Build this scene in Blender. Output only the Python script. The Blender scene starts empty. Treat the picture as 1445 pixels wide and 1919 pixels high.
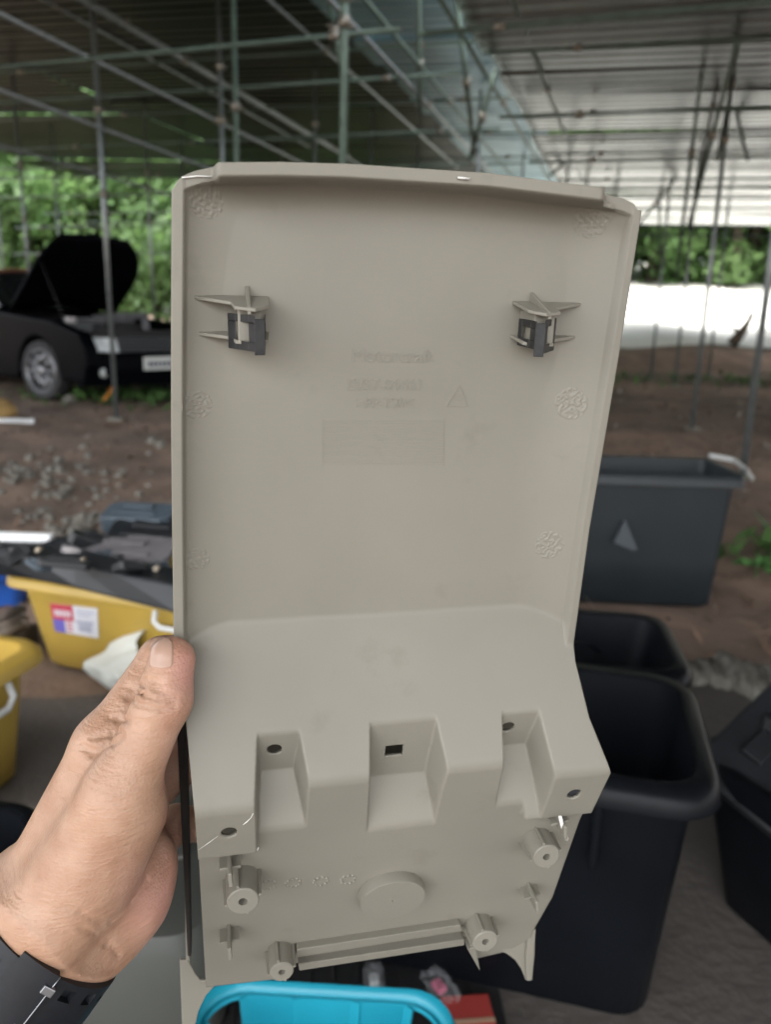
import bpy, bmesh, math, random
import numpy as np
from mathutils import Vector, Matrix

random.seed(7)
rng = np.random.default_rng(11)
S = bpy.context.scene
C = S.collection

# ------------------------------------------------------------------ camera
F, PW, PH = 1450.0, 1445.0, 1919.0            # focal length in photo pixels, photo size
EYE = Vector((0, 0, 1.10))
PITCH, ROLL = math.radians(-13.6), math.radians(1.3)
cam_d = bpy.data.cameras.new('camera'); cam = bpy.data.objects.new('camera', cam_d); C.objects.link(cam)
S.camera = cam
CAMR = (Matrix.Rotation(math.pi / 2 + PITCH, 3, 'X') @ Matrix.Rotation(ROLL, 3, 'Z'))
cam.matrix_world = Matrix.Translation(EYE) @ CAMR.to_4x4()
cam_d.sensor_fit = 'VERTICAL'; cam_d.sensor_height = 24; cam_d.sensor_width = 24
cam_d.lens = 24 * F / PH
cam_d.clip_start = 0.02; cam_d.clip_end = 600
cam_d.dof.use_dof = True; cam_d.dof.focus_distance = 0.405; cam_d.dof.aperture_fstop = 5.2

# ------------------------------------------------------------------ sky, sun, exposure
SUN_EL, SUN_AZ = math.radians(58), math.radians(200)     # behind the camera, above the cloud
w = bpy.data.worlds.new('World'); S.world = w; w.use_nodes = True
nt = w.node_tree; bg = nt.nodes['Background']
sky = nt.nodes.new('ShaderNodeTexSky'); sky.sky_type = 'NISHITA'; sky.sun_disc = False
sky.sun_elevation = SUN_EL; sky.sun_rotation = SUN_AZ; sky.dust_density = 4.0; sky.air_density = 1.0
hs = nt.nodes.new('ShaderNodeHueSaturation'); hs.inputs['Saturation'].default_value = 0.30
nt.links.new(sky.outputs[0], hs.inputs['Color']); nt.links.new(hs.outputs[0], bg.inputs['Color'])
bg.inputs['Strength'].default_value = 0.15
sd = bpy.data.lights.new('sun', 'SUN'); sd.energy = 1.5; sd.angle = math.radians(20); sd.color = (1, .97, .92)
sun = bpy.data.objects.new('sun', sd); C.objects.link(sun)
sdir = Vector((math.sin(SUN_AZ) * math.cos(SUN_EL), math.cos(SUN_AZ) * math.cos(SUN_EL), math.sin(SUN_EL)))
sun.rotation_euler = sdir.to_track_quat('Z', 'Y').to_euler(); sun.location = (0, -6, 9)
S.view_settings.view_transform = 'Standard'; S.view_settings.look = 'None'
S.view_settings.exposure = 2.55; S.view_settings.gamma = 1
S.render.engine = 'CYCLES'
S.cycles.max_bounces = 6; S.cycles.diffuse_bounces = 4; S.cycles.use_denoising = True
S.cycles.sample_clamp_indirect = 6

# ------------------------------------------------------------------ pixel helpers
def cray(px, py):                      # camera-frame ray with depth 1
    return Vector(((px - PW / 2) / F, -(py - PH / 2) / F, -1.0))
def cp(px, py, D):                     # camera-frame point
    return cray(px, py) * D
def wp(px, py, D):                     # world point at depth D
    return EYE + CAMR @ cp(px, py, D)
def gz(x, y):                          # height of the ground
    a = min(max((y - 4.0) / 5.0, 0), 1); a = a * a * (3 - 2 * a)
    b = min(max((y - 9.0) / 40.0, 0), 1)
    return 0.20 * a + 1.2 * b
def gp(px, py, off=0.0):               # where a pixel's ray meets the ground
    d = CAMR @ cray(px, py); t = 0.2
    while t < 80:
        p = EYE + d * t
        if p.z <= gz(p.x, p.y) + off: break
        t += 0.01 + t * 0.003
    return EYE + d * t
def hp(px, py, z):                     # where a pixel's ray meets a height
    d = CAMR @ cray(px, py)
    return EYE + d * ((z - EYE.z) / d.z)
def yp(px, py, y):                     # where a pixel's ray meets the plane Y = y
    d = CAMR @ cray(px, py)
    return EYE + d * (y / d.y)
def pxpm(p):                           # photo pixels per metre at a world point
    return F / -(CAMR.transposed() @ (Vector(p) - EYE)).z

# ------------------------------------------------------------------ materials
MATS = {}
def mat(name, col, rough=.6, metal=0, var=0.0, vscale=8, bump=0.0, bscale=60, col2=None, spec=.5, trans=0, sss=0, coat=0, alpha=1, detail=4, stretch=None):
    if name in MATS: return MATS[name]
    m = bpy.data.materials.new(name); m.use_nodes = True; MATS[name] = m
    t = m.node_tree; b = t.nodes['Principled BSDF']
    b.inputs['Roughness'].default_value = rough; b.inputs['Metallic'].default_value = metal
    b.inputs['Specular IOR Level'].default_value = spec
    b.inputs['Base Color'].default_value = (*col, 1)
    if trans: b.inputs['Transmission Weight'].default_value = trans
    if coat: b.inputs['Coat Weight'].default_value = coat
    if alpha < 1: b.inputs['Alpha'].default_value = alpha
    if sss:
        b.inputs['Subsurface Weight'].default_value = sss; b.inputs['Subsurface Radius'].default_value = (1, .35, .2)
        b.inputs['Subsurface Scale'].default_value = .004
    if var or bump:
        tc = t.nodes.new('ShaderNodeTexCoord'); src = tc.outputs['Object']
        if stretch:
            mp = t.nodes.new('ShaderNodeMapping'); mp.inputs['Scale'].default_value = stretch
            t.links.new(src, mp.inputs[0]); src = mp.outputs[0]
    if var:
        n = t.nodes.new('ShaderNodeTexNoise'); n.inputs['Scale'].default_value = vscale; n.inputs['Detail'].default_value = detail
        t.links.new(src, n.inputs['Vector'])
        r = t.nodes.new('ShaderNodeValToRGB'); r.color_ramp.elements[0].position = .35; r.color_ramp.elements[1].position = .68
        c2 = col2 or tuple(c * (1 - var) for c in col)
        r.color_ramp.elements[0].color = (*c2, 1); r.color_ramp.elements[1].color = (*col, 1)
        t.links.new(n.outputs['Fac'], r.inputs[0]); t.links.new(r.outputs[0], b.inputs['Base Color'])
    if bump:
        n2 = t.nodes.new('ShaderNodeTexNoise'); n2.inputs['Scale'].default_value = bscale; n2.inputs['Detail'].default_value = 3
        t.links.new(src, n2.inputs['Vector'])
        bp = t.nodes.new('ShaderNodeBump'); bp.inputs['Strength'].default_value = bump; bp.inputs['Distance'].default_value = .02
        t.links.new(n2.outputs['Fac'], bp.inputs['Height']); t.links.new(bp.outputs[0], b.inputs['Normal'])
    return m

# ------------------------------------------------------------------ object helpers
def tag(o, label=None, cat=None, group=None, kind=None):
    if label: o['label'] = label
    if cat: o['category'] = cat
    if group: o['group'] = group
    if kind: o['kind'] = kind
    return o
def empty(name, loc=(0, 0, 0), rz=0, label=None, cat=None, group=None):
    o = bpy.data.objects.new(name, None); C.objects.link(o); o.empty_display_size = .1
    o.location = loc; o.rotation_euler = (0, 0, rz)
    return tag(o, label, cat, group)
def link(name, me, m=None, parent=None, smooth=False):
    if m is not None:
        me.materials.clear(); me.materials.append(m)
    if smooth:
        me.polygons.foreach_set('use_smooth', [True] * len(me.polygons))
    o = bpy.data.objects.new(name, me); C.objects.link(o)
    if parent is not None: o.parent = parent
    return o
class MB:
    """collects shapes; build() links them as one mesh object"""
    def __init__(s): s.v = []; s.f = []
    def add(s, vs, fs):
        o = len(s.v); s.v += [tuple(v) for v in vs]; s.f += [tuple(i + o for i in f) for f in fs]; return s
    def box(s, a, b):
        (x0, y0, z0), (x1, y1, z1) = a, b
        return s.add([(x0, y0, z0), (x1, y0, z0), (x1, y1, z0), (x0, y1, z0), (x0, y0, z1), (x1, y0, z1), (x1, y1, z1), (x0, y1, z1)],
                     [(0, 3, 2, 1), (4, 5, 6, 7), (0, 1, 5, 4), (1, 2, 6, 5), (2, 3, 7, 6), (3, 0, 4, 7)])
    def hexa(s, q):      # eight corners, bottom four then top four
        return s.add(q, [(0, 3, 2, 1), (4, 5, 6, 7), (0, 1, 5, 4), (1, 2, 6, 5), (2, 3, 7, 6), (3, 0, 4, 7)])
    def tube(s, pts, rs, n=10, caps=True):
        pts = [Vector(p) for p in pts]
        if not hasattr(rs, '__len__'): rs = [rs] * len(pts)
        vs = []; N = len(pts); prev = None
        for i, p in enumerate(pts):
            d = (pts[min(i + 1, N - 1)] - pts[max(i - 1, 0)]).normalized()
            if prev is None:
                prev = d.orthogonal().normalized()
            a = (prev - d * prev.dot(d)).normalized(); prev = a
            b = d.cross(a)
            for k in range(n):
                th = 2 * math.pi * k / n
                vs.append(p + (a * math.cos(th) + b * math.sin(th)) * rs[i])
        fs = [(i * n + k, i * n + (k + 1) % n, (i + 1) * n + (k + 1) % n, (i + 1) * n + k) for i in range(N - 1) for k in range(n)]
        if caps: fs += [tuple(reversed(range(n))), tuple((N - 1) * n + k for k in range(n))]
        return s.add(vs, fs)
    def loft(s, loops, cap0=False, cap1=False):
        n = len(loops[0]); vs = [v for l in loops for v in l]
        fs = [(i * n + k, i * n + (k + 1) % n, (i + 1) * n + (k + 1) % n, (i + 1) * n + k) for i in range(len(loops) - 1) for k in range(n)]
        if cap0: fs.append(tuple(reversed(range(n))))
        if cap1: fs.append(tuple((len(loops) - 1) * n + k for k in range(n)))
        return s.add(vs, fs)
    def prism(s, poly, z0, z1, ax=2):      # polygon extruded along an axis
        n = len(poly)
        def P(a, b, z): return {2: (a, b, z), 1: (a, z, b), 0: (z, a, b)}[ax]
        vs = [P(a, b, z0) for a, b in poly] + [P(a, b, z1) for a, b in poly]
        fs = [tuple(reversed(range(n))), tuple(range(n, 2 * n))] + [(k, (k + 1) % n, n + (k + 1) % n, n + k) for k in range(n)]
        return s.add(vs, fs)
    def xf(s, M):
        s.v = [tuple(M @ Vector(v)) for v in s.v]; return s
    def mesh(s, name):
        me = bpy.data.meshes.new(name); me.from_pydata(s.v, [], s.f); me.update()
        bm = bmesh.new(); bm.from_mesh(me); bmesh.ops.recalc_face_normals(bm, faces=bm.faces); bm.to_mesh(me); bm.free()
        return me
    def build(s, name, m=None, parent=None, smooth=False, bevel=0, seg=2, auto=None):
        o = link(name, s.mesh(name), m, parent, smooth)
        if bevel:
            b = o.modifiers.new('bevel', 'BEVEL'); b.width = bevel; b.segments = seg; b.limit_method = 'ANGLE'; b.angle_limit = math.radians(35)
        if auto:
            sharp(o.data, auto)
        return o
def sharp(me, deg):
    bm = bmesh.new(); bm.from_mesh(me); a = math.radians(deg)
    for e in bm.edges:
        if len(e.link_faces) == 2 and e.calc_face_angle(0) > a: e.smooth = False
    for f in bm.faces: f.smooth = True
    bm.to_mesh(me); bm.free()
def rrect(hx, hy, r, z, n=6, cx=0, cy=0):
    out = []
    for (sx, sy, a0) in ((1, 1, 0), (-1, 1, 90), (-1, -1, 180), (1, -1, 270)):
        for k in range(n + 1):
            a = math.radians(a0 + 90 * k / n)
            out.append((cx + sx * (hx - r) + r * math.cos(a), cy + sy * (hy - r) + r * math.sin(a), z))
    return out
def copy_tree(o, parent=None):
    c = o.copy(); C.objects.link(c)
    if parent is not None: c.parent = parent
    for ch in list(o.children): copy_tree(ch, c)
    return c
def grid_mesh(name, P):                # P: (rows, cols, 3) array
    r, c, _ = P.shape
    idx = np.arange(r * c).reshape(r, c)
    q = np.stack([idx[:-1, :-1], idx[:-1, 1:], idx[1:, 1:], idx[1:, :-1]], -1).reshape(-1, 4)
    return raw_mesh(name, P.reshape(-1, 3), q)
def raw_mesh(name, V, Q):
    me = bpy.data.meshes.new(name)
    me.vertices.add(len(V)); me.vertices.foreach_set('co', np.asarray(V, np.float32).ravel())
    n = Q.shape[1]
    me.loops.add(Q.size); me.loops.foreach_set('vertex_index', np.asarray(Q, np.int32).ravel())
    me.polygons.add(len(Q)); me.polygons.foreach_set('loop_start', np.arange(0, Q.size, n, dtype=np.int32))
    me.update(calc_edges=True); me.validate()
    return me

# ================================================================== ground
def bank_h(x, y):                      # raised yard beyond the shed on the right
    e = 14.0 + .10 * (x - 4)           # foot of the bank
    a = np.clip((y - e) / 1.2, 0, 1); a = a * a * (3 - 2 * a)
    side = np.clip((x - .6) / 1.5, 0, 1)
    return a * side
def gz2(x, y):
    a = np.clip((y - 4.0) / 5.0, 0, 1); a = a * a * (3 - 2 * a)
    b = np.clip((y - 9.0) / 40.0, 0, 1)
    return .20 * a + 1.2 * b
def lump(x, y):
    return .018 * np.sin(x * 3.1 + y * 1.7) * np.sin(y * 2.3 - x) + .010 * np.sin(x * 9 + 2 * y) * np.sin(y * 8.1) + .012 * np.sin(x * 1.1 - y * 5.3)
def terrain(x, y):
    z = gz2(x, y) + lump(x, y) * np.clip((y - 2.3) / 1.0, 0, 1)
    return z + bank_h(x, y) * (.36 + .05 * np.sin(x * 2.3) + np.clip(y - 15.2, 0, 30) * .10)
xs = np.concatenate([np.linspace(-160, -16, 16), np.linspace(-15, 15, 260), np.linspace(16, 160, 16)])
ysn = np.concatenate([np.linspace(-120, -6, 16), np.linspace(-5, 18, 240), np.linspace(18.5, 60, 40), np.linspace(65, 220, 12)])
GX, GY = np.meshgrid(xs, ysn); GZ = terrain(GX, GY) - .004
SOIL = mat('brown_soil', (.245, .168, .122), rough=.95, var=.5, vscale=2.2, col2=(.125, .088, .066), bump=.7, bscale=16, detail=10)
ground = link('ground', grid_mesh('ground', np.stack([GX, GY, GZ], -1)), SOIL, None, True); tag(ground, kind='structure')
# worn concrete floor under the bins
fx = np.linspace(-6, 4.5, 120); fy = np.linspace(-8, 2.35, 120); FX, FY = np.meshgrid(fx, fy)
edge = 2.25 + .10 * np.sin(FX * 2.1) + .05 * np.sin(FX * 7.3)
FY2 = -8 + (FY + 8) / 10.35 * (edge + 8)
CONC = mat('worn_concrete', (.125, .110, .098), rough=.9, var=.45, vscale=1.6, col2=(.075, .065, .058), bump=.25, bscale=40, detail=9)
fl = link('floor', grid_mesh('floor', np.stack([FX, FY2, np.full_like(FX, .012) - .02 * (FY2 > edge - .02)], -1)), CONC, None, True); tag(fl, kind='structure')
# pale bright yard beyond
yx = np.linspace(.9, 26, 60); yy_ = np.linspace(0, 1, 60); YX, YT = np.meshgrid(yx, yy_)
YY = (15.4 + .10 * (YX - 4)) + YT * 30
PALE = mat('pale_gravel', (.62, .60, .55), rough=.95, var=.2, vscale=.6, bump=.2, bscale=8)
yard = link('yard', grid_mesh('yard', np.stack([YX, YY, terrain(YX, YY) + .03], -1)), PALE, None, True); tag(yard, kind='structure')

def scatter(name, n, area, size, m, kind='stuff', zoff=.004, flat=.5, seed=3, zf=terrain, shape=None):
    r = np.random.default_rng(seed); V = []; Q = []
    pts = area(r, n)
    for k, (x, y) in enumerate(pts):
        s_ = size * r.uniform(.5, 1.4); a = r.uniform(0, 6.28); tl = r.normal(0, flat)
        ca, sa = math.cos(a), math.sin(a); z = float(zf(np.float64(x), np.float64(y))) + zoff + abs(math.sin(tl)) * s_ * .5
        for (u, v) in ((-1, -.05), (0, -.42), (1, .05), (0, .42)):
            V.append((x + (u * ca - v * sa) * s_, y + (u * sa + v * ca) * s_, z + u * math.sin(tl) * s_ + .25 * v * s_))
        Q.append((4 * k, 4 * k + 1, 4 * k + 2, 4 * k + 3))
    o = link(name, raw_mesh(name, np.array(V), np.array(Q)), m); return tag(o, kind=kind)
def band_area(x0, x1, y0, y1):
    return lambda r, n: np.stack([r.uniform(x0, x1, n), y0 + (y1 - y0) * r.uniform(0, 1, n) ** 1.4], -1)
LEAFB = mat('dry_leaf', (.20, .125, .08), rough=.9, var=.6, vscale=3, col2=(.06, .042, .032))
scatter('leaf_litter', 9000, band_area(-7, 7, 2.5, 13), .028, LEAFB, seed=4)['label'] = 'dry brown leaves strewn over the soil'
PALEL = mat('pale_chip', (.34, .30, .26), rough=.9)
scatter('leaf_litter', 500, band_area(-7, 7, 2.5, 11), .035, PALEL, seed=5)
GRASS = mat('grass_blade', (.07, .15, .035), rough=.7, var=.5, vscale=2)
scatter('grass_tufts', 1600, lambda r, n: np.concatenate([r.normal((2.3, 3.6), (.22, .22), (n // 3, 2)), r.normal((-3.0, 9.0), (.5, .4), (n // 3, 2)), r.normal((6.5, 12.6), (3.5, .4), (n - 2 * (n // 3), 2))]), .06, GRASS, zoff=.04, flat=1.2, seed=8)

def rubble(name, n, cx, cy, sx, sy, smin, smax, m, seed):
    r = random.Random(seed); mb = MB()
    for k in range(n):
        x, y = r.gauss(cx, sx), r.gauss(cy, sy); s_ = r.uniform(smin, smax); z = float(terrain(np.float64(x), np.float64(y)))
        h = s_ * r.uniform(.3, .8)
        q = []
        for zz, sc in ((-.4 * h, 1), (h, .65)):
            for a in range(4):
                th = a * 1.5708 + .5 + r.uniform(-.4, .4); rr = s_ * sc * r.uniform(.7, 1.2)
                q.append((x + rr * math.cos(th), y + rr * math.sin(th), z + zz + r.uniform(-.2, .2) * h))
        mb.hexa(q)
    o = mb.build(name, m, bevel=.006, seg=1); return tag(o, kind='stuff')
RUBB = mat('broken_concrete', (.21, .195, .165), rough=.95, var=.45, vscale=14, bump=.4, bscale=60)
rc_ = gp(60, 905); rubble('concrete_rubble', 150, rc_.x - .1, rc_.y, .45, .42, .015, .055, RUBB, 3)['label'] = 'grey broken concrete rubble strewn on the soil'
rc_ = gp(170, 985); rubble('concrete_rubble', 50, rc_.x, rc_.y, .18, .12, .015, .045, RUBB, 4)
# broken concrete edge between floor and soil
a0 = gp(1060, 1240); a1 = gp(1560, 1300); nk = 90; rk = np.random.default_rng(5)
prof = ((-.13, -.04), (-.11, .015), (-.07, .045), (-.01, .055), (.05, .05), (.09, .02), (.12, -.04)); P = np.zeros((nk, len(prof), 3))
wob = np.convolve(rk.normal(0, 1, nk + 8), np.ones(5) / 5, 'same')
for k in range(nk):
    t0 = k / (nk - 1); c_ = a0 + (a1 - a0) * t0
    for j, (o_, z_) in enumerate(prof):
        P[k, j] = (c_.x + rk.normal(0, .004), c_.y + o_ * (1 + .35 * wob[k]) + rk.normal(0, .008), max(-.05, z_ * (1 + .5 * wob[k + 3]) + rk.normal(0, .006)))
KERB = mat('crumbling_concrete', (.30, .29, .25), rough=.95, var=.5, vscale=9, bump=.6, bscale=40, col2=(.12, .11, .09))
tag(link('kerb', grid_mesh('kerb', P), KERB, None, True), kind='structure')

# ================================================================== scaffold shed
SH = math.radians(17.5); U = Vector((math.sin(SH), math.cos(SH), 0)); Vv = Vector((math.cos(SH), -math.sin(SH), 0))
def uv(u, v, z): return U * u + Vv * v + Vector((0, 0, z))
def roofz(bay, u, v):
    if bay == 0: return 4.0 + (v + 1.6) * (-.05)         # left bay: lowest at the valley
    return 3.40 - (v + 1.5) * .03
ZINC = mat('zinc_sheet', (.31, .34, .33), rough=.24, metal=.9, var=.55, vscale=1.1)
DZINC = mat('dim_zinc_sheet', (.012, .021, .019), rough=.36, metal=.6, var=.4, vscale=1.5, spec=.15)  # darker copy of the zinc; dim reflections are put into its colour
BLUE = mat('blue_sheet', (.24, .40, .46), rough=.35, metal=.4, var=.25, vscale=1.2)
def sheet_mesh(name, v0, v1, bay, w_=.76, thick=.0):
    nU = 130; us = np.linspace(0, w_ + .05, nU); vs = np.linspace(v0, v1, 5); P = np.zeros((nU, 5, 3))
    for i, u_ in enumerate(us):
        for j, v_ in enumerate(vs):
            p = uv(u_, v_, roofz(bay, 0, v_) + .020 * min(1, max(0, 1.6 - abs(((u_ + .095) % .19) - .095) / .016))); P[i, j] = p
    return grid_mesh(name, P)
def roof(bay, v0, v1, u0, u1, label, cuts=None):
    root = empty('shed_roof', label=label, cat='roof')
    ms = {}
    segs = cuts or [(v0, v1, ZINC)]
    k = 0; u_ = u0
    while u_ < u1:
        for (a, b, mt) in segs:
            key = (a, b)
            if key not in ms:
                ms[key] = sheet_mesh('roof_sheet', a, b, bay); ms[key].materials.append(mt)
                pass
            o = bpy.data.objects.new('roof_sheet', ms[key]); C.objects.link(o); o.parent = root
            o.location = U * u_ + Vector((0, 0, .004 * (k % 2) + .003 * random.random()))
            o.rotation_euler = (random.uniform(-.022, .022) * (.08 if bay == 0 else 1), random.uniform(-.004, .004), 0)
        u_ += .76; k += 1
    return root
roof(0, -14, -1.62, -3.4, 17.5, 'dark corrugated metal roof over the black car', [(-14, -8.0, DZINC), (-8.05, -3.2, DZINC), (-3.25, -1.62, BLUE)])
roof(1, -1.5, 11, -3.4, 18, 'shiny corrugated metal roof over the black bins', [(-1.5, 3.0, ZINC), (2.95, 11, ZINC)])
GALV = mat('galvanised_tube', (.27, .305, .31), rough=.42, metal=.7, var=.25, vscale=12)
GREENP = mat('green_painted_tube', (.10, .15, .12), rough=.5, metal=.25, var=.3, vscale=10)
COUP = mat('coupler_steel', (.30, .29, .25), rough=.45, metal=.8, var=.4, vscale=40)
def coupler(p, parent, r, ax=Vector((0, 0, 1))):
    ax = Vector(ax).normalized(); m = MB(); m.tube([p - ax * .035, p + ax * .035], r + .012, 10)
    o_ = ax.orthogonal().normalized(); m.tube([p + o_ * (r + .005), p + o_ * (r + .05)], .009, 6)
    return m.build('coupler', COUP, parent, True)
PG = 'scaffold poles holding up the roofs'
def pole(base, top_z, r=.020, m=GALV, label='grey tubular scaffold pole standing on the soil under the roof', coup=(), lean=(0, 0), plate=True):
    e = empty('scaffold_pole', base, 0, label, 'pole', PG)
    h = top_z - base.z; top = Vector((lean[0], lean[1], h))
    MB().tube([Vector((0, 0, -.03)), top], r, 12).build('tube', m, e, True)
    if plate: MB().box((-.07, -.07, -.01), (.07, .07, .008)).build('base_plate', COUP, e)
    for z in coup: coupler(top * ((z - base.z) / h), e, r)
    return e
def pole_at(px, py_base, top_z=None, D=None, **k):
    b = gp(px, py_base) if D is None else None
    if D is not None:
        b = wp(px, py_base, D); b.z = float(terrain(b.x, b.y))
    b.z = float(terrain(np.float64(b.x), np.float64(b.y)))
    if top_z is None:
        v_ = b.dot(Vv); top_z = roofz(0 if v_ < -1.55 else 1, 0, v_) - .02
    return pole(b, top_z, **k)
GP = 'green painted scaffold pole rising behind the beige panel'
# left bay
pole_at(218, 785, coup=(2.9, 2.2), label='grey scaffold pole standing on the soil in front of the black car')
pole_at(64, 640, D=11.0, coup=(3.1, 2.4), label='grey scaffold pole rising behind the black car roof')
pole_at(290, 625, D=12.5, coup=(3.3, 2.6), label='grey scaffold pole standing behind the raised bonnet')
pole_at(425, 640, D=7.6, coup=(2.9, 3.35), label='grey scaffold pole close beside a green one behind the beige panel')
pole_at(452, 700, D=6.4, m=GREENP, label=GP, coup=(2.7,))
pole_at(640, 700, D=5.4, r=.027, m=GREENP, label=GP, coup=(3.1, 2.95))
pole_at(590, 640, D=10.2, coup=(3.0, 3.5)); pole_at(690, 640, D=12.0, coup=(2.9,)); pole_at(531, 640, D=14.0, coup=(2.9,)); pole_at(772, 640, D=14.0, coup=(3.0,))
pole_at(218 - 4, 620, D=14.2, coup=(2.9,)); pole_at(122, 610, D=14.6); pole_at(15, 610, D=14.0); pole_at(352, 620, D=14.5)
# right bay
RB = 'grey tubular scaffold pole on the soil beyond the black bins'
pole_at(1392, 892, r=.026, label='thick grey scaffold pole rising behind the straight sided black bin')
pole_at(1297, 806, label=RB, coup=(2.8,)); pole_at(1265, 722, label=RB)
pole_at(1420, 690, D=12.3, label=RB); pole_at(1330, 690, D=13.5, label=RB); pole_at(1222, 690, D=13.0, label=RB); pole_at(880, 650, D=10.5, label=RB); pole_at(1040, 660, D=12.0, label=RB); pole_at(960, 660, D=14, label=RB)
# rails
RG = 'scaffold rails under the roofs'
def rail(p0, p1, r=.017, m=GALV, label='grey horizontal scaffold rail tied to the poles under the dark roof'):
    e = empty('scaffold_rail', p0, 0, label, 'rail', RG)
    d = Vector(p1) - Vector(p0)
    MB().tube([Vector((0, 0, 0)), d], r, 10).build('tube', m, e, True)
    for f_ in (.06, .5, .94): coupler(d * f_, e, r, d)
    return e
def rail_u(px, py, z, u0, u1, **k):
    p = hp(px, py, z); v_ = p.dot(Vv); return rail(uv(u0, v_, z), uv(u1, v_, z), **k)
def rail_v(px, py, z, v0, v1, **k):
    p = hp(px, py, z); u_ = p.dot(U); return rail(uv(u_, v0, z), uv(u_, v1, z), **k)
LR = 'grey scaffold rail running away under the dark left roof'
rail_u(180, 115, 3.05, 1.0, 14, label=LR); rail_u(215, 250, 2.75, 3.0, 14, label=LR); rail_u(180, 18, 3.6, 1.0, 14, label=LR); rail_u(560, 50, 3.75, 2.0, 14, label=LR)
rail_u(60, 290, 2.75, 4.0, 14.4, label=LR); rail_u(820, 215, 3.2, 2, 14, label=LR); rail_u(100, 10, 4.2, 1, 14, label=LR); rail_u(330, 100, 4.0, 1, 14, label=LR)
RR_ = 'grey scaffold rail running away under the shiny right roof'
rail_u(985, 60, 3.4, 2.0, 15, label=RR_, m=GREENP); rail_u(905, 130, 3.3, 2, 15, label=RR_, m=GREENP); rail_u(760, 90, 3.35, 3.0, 14, label=RR_, m=GREENP)
CR = 'green scaffold rail crossing beneath the roof sheets'
rail_v(300, 98, 3.0, -9.5, -1.7, label=CR, m=GREENP); rail_v(1180, 28, 3.0, -1.6, 7.5, label=CR, m=GREENP)
LCR = 'dark scaffold rail crossing under the dark left roof'
for u_ in (6.4, 8.4, 10.4, 12.2, 13.9):
    rail(uv(u_, -13, 4.05), uv(u_, -1.7, 3.85), m=GREENP, label=LCR)
    rail(uv(u_ + .6, -1.4, 3.30), uv(u_ + .6, 10.5, 3.0), m=GREENP, label='dark scaffold rail crossing under the shiny right roof')
rail(uv(14.3, -13, 2.95), uv(14.3, -1.7, 2.95), m=GREENP, label=LCR); rail(uv(14.2, -13, 2.4), uv(14.2, -1.7, 2.4), m=GREENP, label=LCR)
for u_ in (7.3, 9.3, 11.2, 13.0, 15.2, 16.6):
    rail(uv(u_, -13, 3.35), uv(u_, -1.7, 3.25), m=GREENP, label=LCR)
    rail(uv(u_ + .3, -1.4, 2.95), uv(u_ + .3, 10.5, 2.75), m=GREENP, label='dark scaffold rail crossing under the shiny right roof')
# braces
def brace(a, b, Da, Db, label='leaning green scaffold brace under the shiny right roof', r=.02, m=GREENP):
    p0, p1 = wp(*a, Da), wp(*b, Db); e = empty('scaffold_brace', p0, 0, label, 'brace', 'leaning braces under the roofs')
    MB().tube([Vector((0, 0, 0)), p1 - p0], r, 8).build('tube', m, e, True)
    coupler((p1 - p0) * .5, e, r, p1 - p0); return e
brace((1335, -20), (1268, 520), 6.6, 8.6); brace((1408, -20), (1345, 300), 6.4, 8.0); brace((1370, 40), (1310, 330), 6.8, 8.5, m=GALV); brace((1330, -10), (1402, 300), 7.2, 8.6); brace((1395, 30), (1290, 430), 6.0, 7.6)
brace((855, -10), (890, 290), 6.2, 7.6); brace((785, -10), (788, 230), 6.4, 7.4); brace((880, 300), (930, 130), 7.6, 7.0); brace((1030, 330), (1120, 250), 11, 11); brace((1190, 430), (1270, 330), 12, 11.5)
brace((615, -10), (640, 120), 5.5, 5.4, label='short green brace tied to the thick green pole')
brace((1100, 300), (1100, 470), 12, 12.0); brace((1160, 270), (1150, 430), 13, 13); brace((1240, 250), (1235, 470), 13, 13.2)

# ================================================================== trees
BARK = mat('bark', (.10, .08, .06), rough=.95, var=.4, vscale=8)
LEAVES = [mat('leaf_a', (.12, .20, .08), rough=.6, var=.55, vscale=.9, col2=(.06, .11, .045)), mat('leaf_b', (.15, .23, .09), rough=.6, var=.5, vscale=1.1, col2=(.05, .12, .03)), mat('leaf_c', (.10, .17, .065), rough=.6, var=.5, vscale=1.0, col2=(.05, .11, .03))]
for m in LEAVES:
    b = m.node_tree.nodes['Principled BSDF']; b.inputs['Transmission Weight'].default_value = 0.0
    tr = m.node_tree.nodes.new('ShaderNodeBsdfTranslucent'); tr.inputs['Color'].default_value = (.19, .32, .11, 1)
    ms_ = m.node_tree.nodes.new('ShaderNodeMixShader'); ms_.inputs[0].default_value = .45
    out = m.node_tree.nodes['Material Output']
    m.node_tree.links.new(b.outputs[0], ms_.inputs[1]); m.node_tree.links.new(tr.outputs[0], ms_.inputs[2]); m.node_tree.links.new(ms_.outputs[0], out.inputs['Surface'])
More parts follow.
